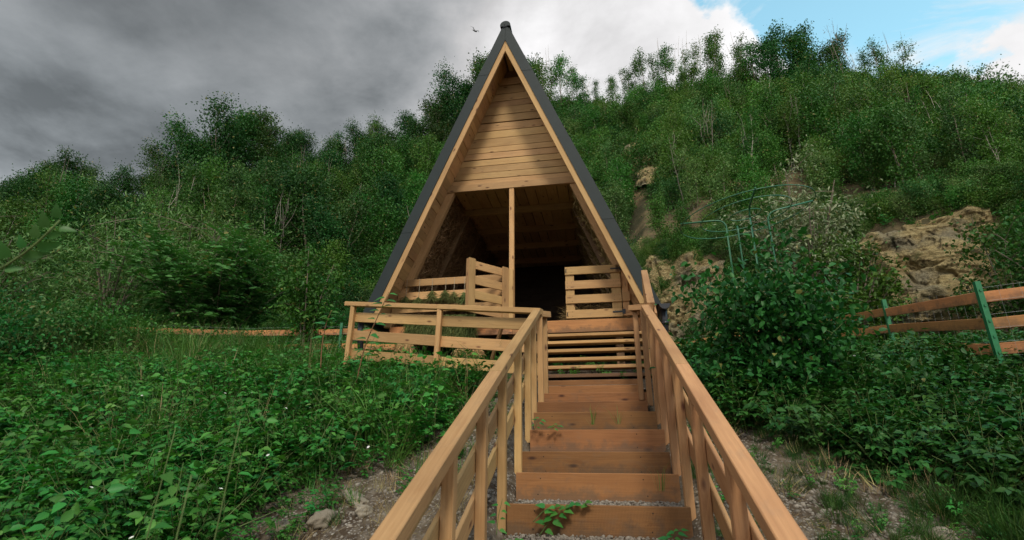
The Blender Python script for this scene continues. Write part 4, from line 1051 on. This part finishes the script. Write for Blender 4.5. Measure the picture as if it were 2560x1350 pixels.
# ------------------------------------------------------------------ individual bushes
def bush(name, label, loc, h, r_, n, leaf, mat, seed, wr=.5, det=1, trunks=6, bark=M_BARK, dens=.3, upz=1.0, top=1.0, group=None, cat='bush'):
    g_ = np.random.default_rng(seed); root = thing(name, label, cat, loc, group)
    S = Geo(); tips = []
    for t in range(trunks):
        an = g_.uniform(0, 6.28); rr_ = r_*math.sqrt(g_.uniform(.0, 1)); e = np.array([math.cos(an)*rr_, math.sin(an)*rr_, h*g_.uniform(.55, 1)*(1-.35*(rr_/r_)**2)])
        b = np.append(g_.normal(0, .06*r_+.01, 2), -.15); m = np.array([e[0]*.35, e[1]*.35, e[2]*.6])
        ts = np.linspace(0, 1, 7)[:, None]; pth = (1-ts)**2*b+2*ts*(1-ts)*m+ts**2*e; S.tube(pth, np.linspace(.007, .002, 7)*h, 5, False)
        for j in range(7):
            u = g_.uniform(.2, 1); p = (1-u)**2*b+2*u*(1-u)*m+u*u*e; a2 = g_.uniform(0, 6.28); l = r_*g_.uniform(.25, .55)
            q = p+np.array([math.cos(a2)*l, math.sin(a2)*l, l*g_.uniform(-.1, .8)]); S.tube([p, (p+q)/2+[0, 0, .03], q], [.0022*h, .0018*h, .001*h], 3, False)
            for w_ in np.linspace(.3, 1, 4): tips.append(p+(q-p)*w_)
    T_ = np.array(tips); pk = g_.integers(0, len(T_), n); P_ = T_[pk]+g_.normal(0, 1, (n, 3))*dens*r_*np.array([.5, .5, .4])
    P_ = P_[P_[:, 2] > .02]; n = len(P_); dv = unit(g_.normal(size=(n, 3))+P_*np.array([.5, .5, 0])/r_+[0, 0, -.2])
    Ls = leaf*g_.uniform(.6, 1.3, n)
    M = Matrix.Translation(loc)
    obj('foliage', leaves_me('foliage', P_, dv, rnd_dirs(n, upz*1.5, g_), Ls, Ls*wr, mat, det, .15), root, M)
    obj('stem', S.me('stem', bark), root, M); return root
def pinnate_bush(name, label, loc, h, r_, nfr, L, mat, seed):
    g_ = np.random.default_rng(seed); root = thing(name, label, 'bush', loc); S = Geo(); pos = []; dv = []; nr = []; Ls = []
    stems = []
    for t in range(16):
        an = g_.uniform(0, 6.28); rr_ = r_*g_.uniform(.15, 1); e = np.array([math.cos(an)*rr_, math.sin(an)*rr_, h*g_.uniform(.5, 1)*(1-.4*(rr_/r_)**2)])
        b = np.append(g_.normal(0, .08, 2), -.1); m = np.array([e[0]*.4, e[1]*.4, e[2]*.65]); ts = np.linspace(0, 1, 6)[:, None]
        S.tube((1-ts)**2*b+2*ts*(1-ts)*m+ts**2*e, np.linspace(.018, .004, 6), 5, False); stems.append((b, m, e))
    for i in range(nfr):
        b, m, e = stems[g_.integers(16)]; u = g_.uniform(.12, 1); p = (1-u)**2*b+2*u*(1-u)*m+u*u*e+g_.normal(0, .12*r_, 3)*np.array([1, 1, .8])
        p[2] = max(p[2], .08); a2 = g_.uniform(0, 6.28); d0 = np.array([math.cos(a2), math.sin(a2), g_.uniform(-.25, 1.3)]); fr = L*g_.uniform(.7, 1.2)
        sd_ = np.cross(d0, [0, 0, 1]); sd_ /= np.linalg.norm(sd_)
        for k in range(7):
            c = p+d0*fr*(k+1)/7+np.array([0, 0, -.12*fr*(k/7)**2])
            for sg in (-1, 1): pos.append(c); dv.append(sd_*sg+d0*.35-np.array([0, 0, .12])); nr.append([0, 0, 1]); Ls.append(fr*.30)
        S.tube([p, p+d0*fr*.5+[0, 0, -.04*fr], p+d0*fr+[0, 0, -.2*fr]], .0022, 3, False)
    Ls = np.array(Ls); M = Matrix.Translation(loc)
    obj('foliage', leaves_me('foliage', np.array(pos), np.array(dv), np.array(nr)+g_.normal(0, .55, (len(pos), 3)), Ls, Ls*.48, mat, 1, .1), root, M)
    obj('stem', S.me('stem', M_BARK), root, M); return root
def at(azd, r_, dz=0.): x, y = r_*math.sin(R(azd)), r_*math.cos(R(azd)); return (x, y, tz(x, y)+dz)
pinnate_bush('robinia_bush', 'dark green feathery-leaved robinia bush left of the hut', at(-40.5, 12.3), 3.1, 1.75, 1150, .40, L_ROB, 31)
pinnate_bush('robinia_sapling', 'small bright feathery sapling between the robinia bush and the hut', at(-30.5, 15.5), 2.0, .75, 420, .30, L_ROB, 32)
bush('willow_bush', 'pale green willow bush behind and left of the robinia', at(-49, 13.8), 3.5, 1.6, 6500, .11, L_WILL, 33, .25, trunks=14, dens=.28)
bush('willow_bush', 'tall pale willow bush directly behind the robinia', at(-43.5, 15.5), 4.2, 1.9, 7000, .12, L_WILL, 34, .25, trunks=14, dens=.28)
bush('willow_bush', 'willow bush at the left edge above the leafy bank', at(-57, 13.2), 2.2, 1.3, 4200, .10, L_WILL, 35, .28, trunks=12)
bush('sapling', 'thin sapling with a pale trunk beside the left back fence', at(-32.2, 10.6), 2.6, .75, 2600, .085, L_TREE, 36, .55, trunks=4, bark=M_BARK, dens=.35, cat='tree')
bush('silver_bush', 'silvery grey willow bush behind the wire plant support', at(21.5, 11.6), 4.3, 1.25, 8500, .10, L_SILV, 37, .35, trunks=18, dens=.28)
bush('silver_bush', 'green willow bush at the foot of the bluff, right of the silvery one', at(24.3, 11.3), 3.0, .95, 5200, .10, L_TREE, 38, .45, trunks=14, dens=.28)
bush('silver_bush', 'low silvery bush between the bluff and the wire plant support', at(15.3, 11.8), 2.2, .75, 3400, .09, L_SILV, 39, .35, trunks=12, dens=.3)
bush('poplar_sapling', 'leafy poplar sapling in front of the right bluff, left one', at(27.2, 11.6), 1.9, .42, 1300, .08, L_MID, 40, .7, trunks=4, dens=.3, cat='tree')
bush('poplar_sapling', 'leafy poplar sapling in front of the right bluff, by the fence post', at(35.2, 12.4), 2.6, .8, 3000, .075, L_MID, 41, .6, trunks=8, dens=.3, cat='tree')
bush('poplar_sapling', 'leafy poplar sapling at the right picture edge below the rock ledge', at(39.6, 11.8), 3.3, .9, 3800, .075, L_MID, 42, .6, trunks=9, dens=.3, cat='tree')
bush('bramble_bush', 'tall dark bramble bush growing up through the wire plant support', (1.70, 5.42, tz(1.70, 5.42)), 1.62, .80, 8500, .068, L_BRAMD, 43, .62, trunks=16, dens=.34, bark=M_STEM)
bush('bramble_bush', 'spreading bramble bush right of the wire plant support', (2.6, 5.2, tz(2.6, 5.2)), .45, .7, 1500, .058, L_BRAMD, 44, .62, trunks=16, dens=.34, bark=M_STEM)
bush('bramble_bush', 'low bramble bush behind the right railing', (1.0, 5.3, tz(1.0, 5.3)), .6, .42, 900, .07, L_BRAMD, 45, .62, trunks=12, dens=.36, bark=M_STEM)
for i, (a_, r_, h_, w_, m_, lb_) in enumerate([(-56.5, 9.6, 1.25, 1.0, L_BRAM, 'leafy herb bush at the far left edge before the meadow'), (-52.5, 10.0, 1.05, .9, L_WILL, 'pale leafy bush hiding the left end of the back fence'), (-49.0, 10.3, .95, .75, L_BRAM, 'fresh green bush covering the left back fence below the willows'),
        (-44.2, 10.6, .75, .65, L_MIDN, 'low weedy bush before the left back fence, under the robinia'), (-38.6, 10.9, .55, .5, L_WILL, 'small weedy bush before the left back fence, right of the robinia')]):
    bush('herb_bush', lb_, at(a_, r_), h_, w_, 3200 if i < 3 else 1500, .06, m_, 60+i, .5, trunks=14, dens=.36, bark=M_STEM)
# ------------------------------------------------------------------ climbing stem before the platform railing
def leafy_stem(name, label, path, leaves, L, mat, stem_mat, rad=.006, seed=1, wr=.72, cat='plant', face=None):
    g_ = np.random.default_rng(seed); path = np.array(path, float); root = thing(name, label, cat, tuple(path[0]))
    k = 14; tt = np.linspace(0, 1, len(path)); pp = np.stack([np.interp(np.linspace(0, 1, k), tt, path[:, i]) for i in range(3)], 1)
    for _ in range(2): pp[1:-1] = (pp[:-2]+2*pp[1:-1]+pp[2:])/4
    G = Geo(); G.tube(pp, np.linspace(rad, rad*.4, k), 6); obj('stem', G.me('stem', stem_mat, True), root)
    for i in range(leaves):
        u = .12+.88*(i+.3)/leaves; p = np.array([np.interp(u*(k-1), range(k), pp[:, j]) for j in range(3)])
        a = (i % 2)*math.pi+g_.uniform(-.5, .5); l = L*g_.uniform(.7, 1.2)*(1-.25*u)
        d0 = np.array([math.cos(a), math.sin(a)*.6-.3, g_.uniform(-.35, .35)]); d0 /= np.linalg.norm(d0); fn_ = np.array([0, -.5, 1])
        if face is not None:
            fn_ = np.array(face, float)+g_.normal(0, .28, 3); e_ = pp[-1]-pp[-3]; e_ = e_/np.linalg.norm(e_); q_ = np.cross(fn_, e_); d0 = e_*.75+q_/np.linalg.norm(q_)*(1 if i % 2 else -1)*g_.uniform(.4, 1.1); d0 /= np.linalg.norm(d0)
        s0 = np.cross(d0, fn_); s0 /= np.linalg.norm(s0); u0 = np.cross(s0, d0)
        b = p+d0*.018; W_ = l*wr
        prof = [(0, .0), (.06, .30), (.22, .50), (.45, .46), (.72, .26), (1, 0)]
        v = []
        for (x_, y_) in prof: v.append(b+d0*l*x_-u0*l*.18*x_*x_)
        for sg in (1, -1):
            for (x_, y_) in prof[1:-1]: v.append(b+d0*l*(x_-.04)+s0*sg*W_*y_+u0*(W_*y_*.28-l*.18*x_*x_))
        f = []
        for sg, o_ in ((1, 6), (-1, 10)):
            q = [(0, 1, o_), (1, 2, o_+1, o_), (2, 3, o_+2, o_+1), (3, 4, o_+3, o_+2), (4, 5, o_+3)]
            f += q if sg > 0 else [tuple(reversed(t)) for t in q]
        c = Vector(b); me = mesh('leaf', (np.array(v)-np.array(b)), f, mat, True)
        obj('leaf', me, root, Matrix.Translation(c))
    return root
leafy_stem('knotweed_stem', 'broad-leaved climbing stem rising in front of the platform railing', [(-2.62, 5.25, 2.60), (-2.55, 5.22, 3.0), (-2.40, 5.2, 3.35), (-2.30, 5.18, 3.58)], 17, .15, L_VINE, M_REDSTEM, .008, 3)
leafy_stem('knotweed_stem', 'shorter broad-leaved stem at the left end post of the platform railing', [(-3.0, 5.15, 2.75), (-3.02, 5.15, 3.0), (-2.98, 5.12, 3.25), (-2.92, 5.1, 3.38)], 9, .13, L_VINE, M_REDSTEM, .007, 4)
leafy_stem('sapling_branch', 'blurred leafy branch close to the camera at the left edge', [(-2.5, .75, .35), (-2.3, .95, 1.6), (-2.0, 1.05, 2.30), (-1.73, 1.12, 2.44), (-1.60, 1.12, 2.52), (-1.53, 1.12, 2.61)], 26, .068, L_NEAR, M_STEM, .006, 5, .56, face=(.85, -.6, -.1))
for i, (x, y, h, n, lb) in enumerate([(-1.02, 1.12, 1.45, 16, 'blurred leafy weed close to the camera at bottom left'), (-1.2, 1.50, 1.42, 16, 'out of focus tall weed rising from the undergrowth, lower left'), (-1.52, 1.60, 1.35, 14, 'soft blurred weed near the bottom left corner')]):
    z = tz(x, y); leafy_stem('tall_weed', lb, [(x, y, z), (x+.02, y+.01, z+h*.5), (x+.06, y+.02, z+h)], n, .085, L_BRAM, M_STEM, .004, 10+i, .5)
leafy_stem('ivy_sprig', 'ivy sprig trailing over the lowest visible riser', [(-.50, 3.66, 1.50), (-.40, 3.68, 1.60), (-.30, 3.68, 1.57), (-.22, 3.69, 1.63), (-.10, 3.69, 1.60)], 10, .07, L_VINE, M_STEM, .003, 21, .85)
leafy_stem('ivy_sprig', 'small ivy sprig hanging below the trailing one', [(-.46, 3.66, 1.42), (-.40, 3.66, 1.50), (-.34, 3.67, 1.55), (-.30, 3.68, 1.58)], 7, .075, L_VINE, M_STEM, .003, 22, .85)
leafy_stem('weed_sprig', 'weed at the foot of the left railing posts', [(-.70, 3.45, 1.45), (-.69, 3.46, 1.56), (-.66, 3.44, 1.66)], 7, .055, L_VINE, M_STEM, .003, 23, .6)
leafy_stem('weed_sprig', 'low weed on gravel beside the left railing base', [(-.66, 3.35, 1.40), (-.60, 3.33, 1.44), (-.54, 3.32, 1.45)], 7, .06, L_VINE, M_STEM, .003, 24, .6)
leafy_stem('weed_sprig', 'weed on the step edge at the left, upper stairs', [(-.63, 4.78, 2.10), (-.60, 4.78, 2.17), (-.56, 4.77, 2.20)], 6, .055, L_VINE, M_STEM, .003, 25, .6)
leafy_stem('weed_sprig', 'little weed cluster on the step left of centre, upper stairs', [(-.48, 4.80, 2.10), (-.44, 4.80, 2.13), (-.40, 4.80, 2.14)], 6, .05, L_VINE, M_STEM, .003, 26, .6)
leafy_stem('weed_sprig', 'weed at the right railing foot on the lowest gravel tread', [(.33, 3.55, 1.40), (.37, 3.55, 1.47), (.42, 3.56, 1.50)], 8, .06, L_VINE, M_STEM, .003, 27, .6)
for i, (x, y, z, lb) in enumerate([(.12, 5.0, 2.2, 'grass tuft sprouting between steps at the right'), (-.12, 5.1, 2.2, 'thin grass tuft sprouting at the middle of a step'), (.36, 4.0, 1.72, 'short grass blades at the right end of a lower step')]):
    o = obj('grass_tuft', tuft(690+i, 9, .22, .03, L_GRASS, .005), None, Matrix.Translation((x, y, z-.03))); tag(o, lb, 'grass tuft')
# flowers
FG = leaves_me('flower', np.zeros((6, 3)), np.array([[math.cos(a), math.sin(a), .6] for a in np.arange(6)*math.pi/3]), np.tile([0, 0, 1.], (6, 1)), .015, .013, L_PETAL, 1)
for i in range(46):
    if i < 30: x, y = rng.uniform(-5, -1.6), rng.uniform(1.6, 5.2)
    elif i < 38: x, y = rng.uniform(-9, -5), rng.uniform(7, 10)
    else: x, y = rng.uniform(2.2, 4.4), rng.uniform(4.8, 7)
    if x > -.9 and x < .6: continue
    where = 'leafy slope left of the stairs' if i < 30 else ('meadow before the left back fence' if i < 38 else 'bramble beside the right fence')
    o = obj('wildflower', FG, None, Matrix.Translation((x, y, tz(x, y)+rng.uniform(.26, .42))) @ Euler((rng.uniform(-.6, .9), rng.uniform(-.6, .6), 0)).to_matrix().to_4x4())
    tag(o, 'tiny white wildflower in the '+where, 'flower', 'white wildflowers in the '+where)
# stones
SLAB = [('large pale limestone block half buried in the bank left of the stairs', -1.90, 3.50, .27, (1, .75, .6)), ('flat pale slab leaning above the largest block', -1.80, 3.78, .28, (1, .8, .35)), ('pale broken rock right of the largest block', -1.66, 3.62, .19, (1, .7, .6)),
        ('grey stone left of the largest block', -2.12, 3.42, .20, (1, .8, .6)), ('big brown boulder near the bottom right corner', 1.80, 3.50, .20, (1, .8, .7)), ('brown boulder next to the big one at bottom right', 1.62, 3.46, .14, (1, .7, .6)),
        ('rounded pale stone on the gravel right of the railing', 1.15, 4.25, .11, (1, .7, .5)), ('white stone in the grass right of the railing', 1.70, 3.98, .10, (1, .7, .5)), ('ochre stone in the middle of the stony ground', 1.50, 3.66, .09, (1, .6, .5)), ('long grey stone at the bramble edge', 1.45, 4.08, .11, (1, .5, .4))]
for i, (lb, x, y, s, sq) in enumerate(SLAB):
    me = rock_me(800+i, 4, sq, .35, M_STONE)
    o = obj('stone', me, None, Matrix.Translation((x, y, tz(x, y)+s*.02)) @ Euler((rng.uniform(-.3, .3), rng.uniform(-.3, .3), rng.uniform(0, 6))).to_matrix().to_4x4() @ Matrix.Scale(s*.82, 4)); tag(o, lb, 'stone')
# bird
G = Geo(); G.tube([(-.26, 0, 0), (-.16, 0, .01), (0, 0, 0), (.15, 0, -.005), (.22, 0, .0), (.28, 0, -.01)], [.012, .035, .055, .045, .03, .006], 8)
G.add([(.10, .03, .02), (-.08, .03, .02), (-.02, .33, .16), (.06, .33, .17), (-.16, .62, .10), (.10, .05, .0), (-.02, .33, .145)], [(0, 1, 2, 3), (3, 2, 4), (5, 3, 4, 6), (5, 6, 1)])
G.add([(.10, -.03, .02), (-.08, -.03, .02), (-.02, -.33, .16), (.06, -.33, .17), (-.16, -.62, .10), (.10, -.05, .0), (-.02, -.33, .145)], [(3, 2, 1, 0), (4, 2, 3), (6, 4, 3, 5), (1, 6, 5)])
G.add([(-.22, .015, 0), (-.22, -.015, 0), (-.36, -.05, 0), (-.36, .05, 0), (-.3, 0, .008)], [(0, 1, 4), (1, 2, 4), (2, 3, 4), (3, 0, 4)])
M_BIRD = plain('grey_plumage', (.12, .12, .12), .8)
bd = obj('bird', G.me('bird', M_BIRD, True), None, Matrix.Translation((-8.1, 30, 31.4)) @ Euler((R(50), R(-20), R(60))).to_matrix().to_4x4()); tag(bd, 'small grey bird flying left of the roof peak', 'bird')
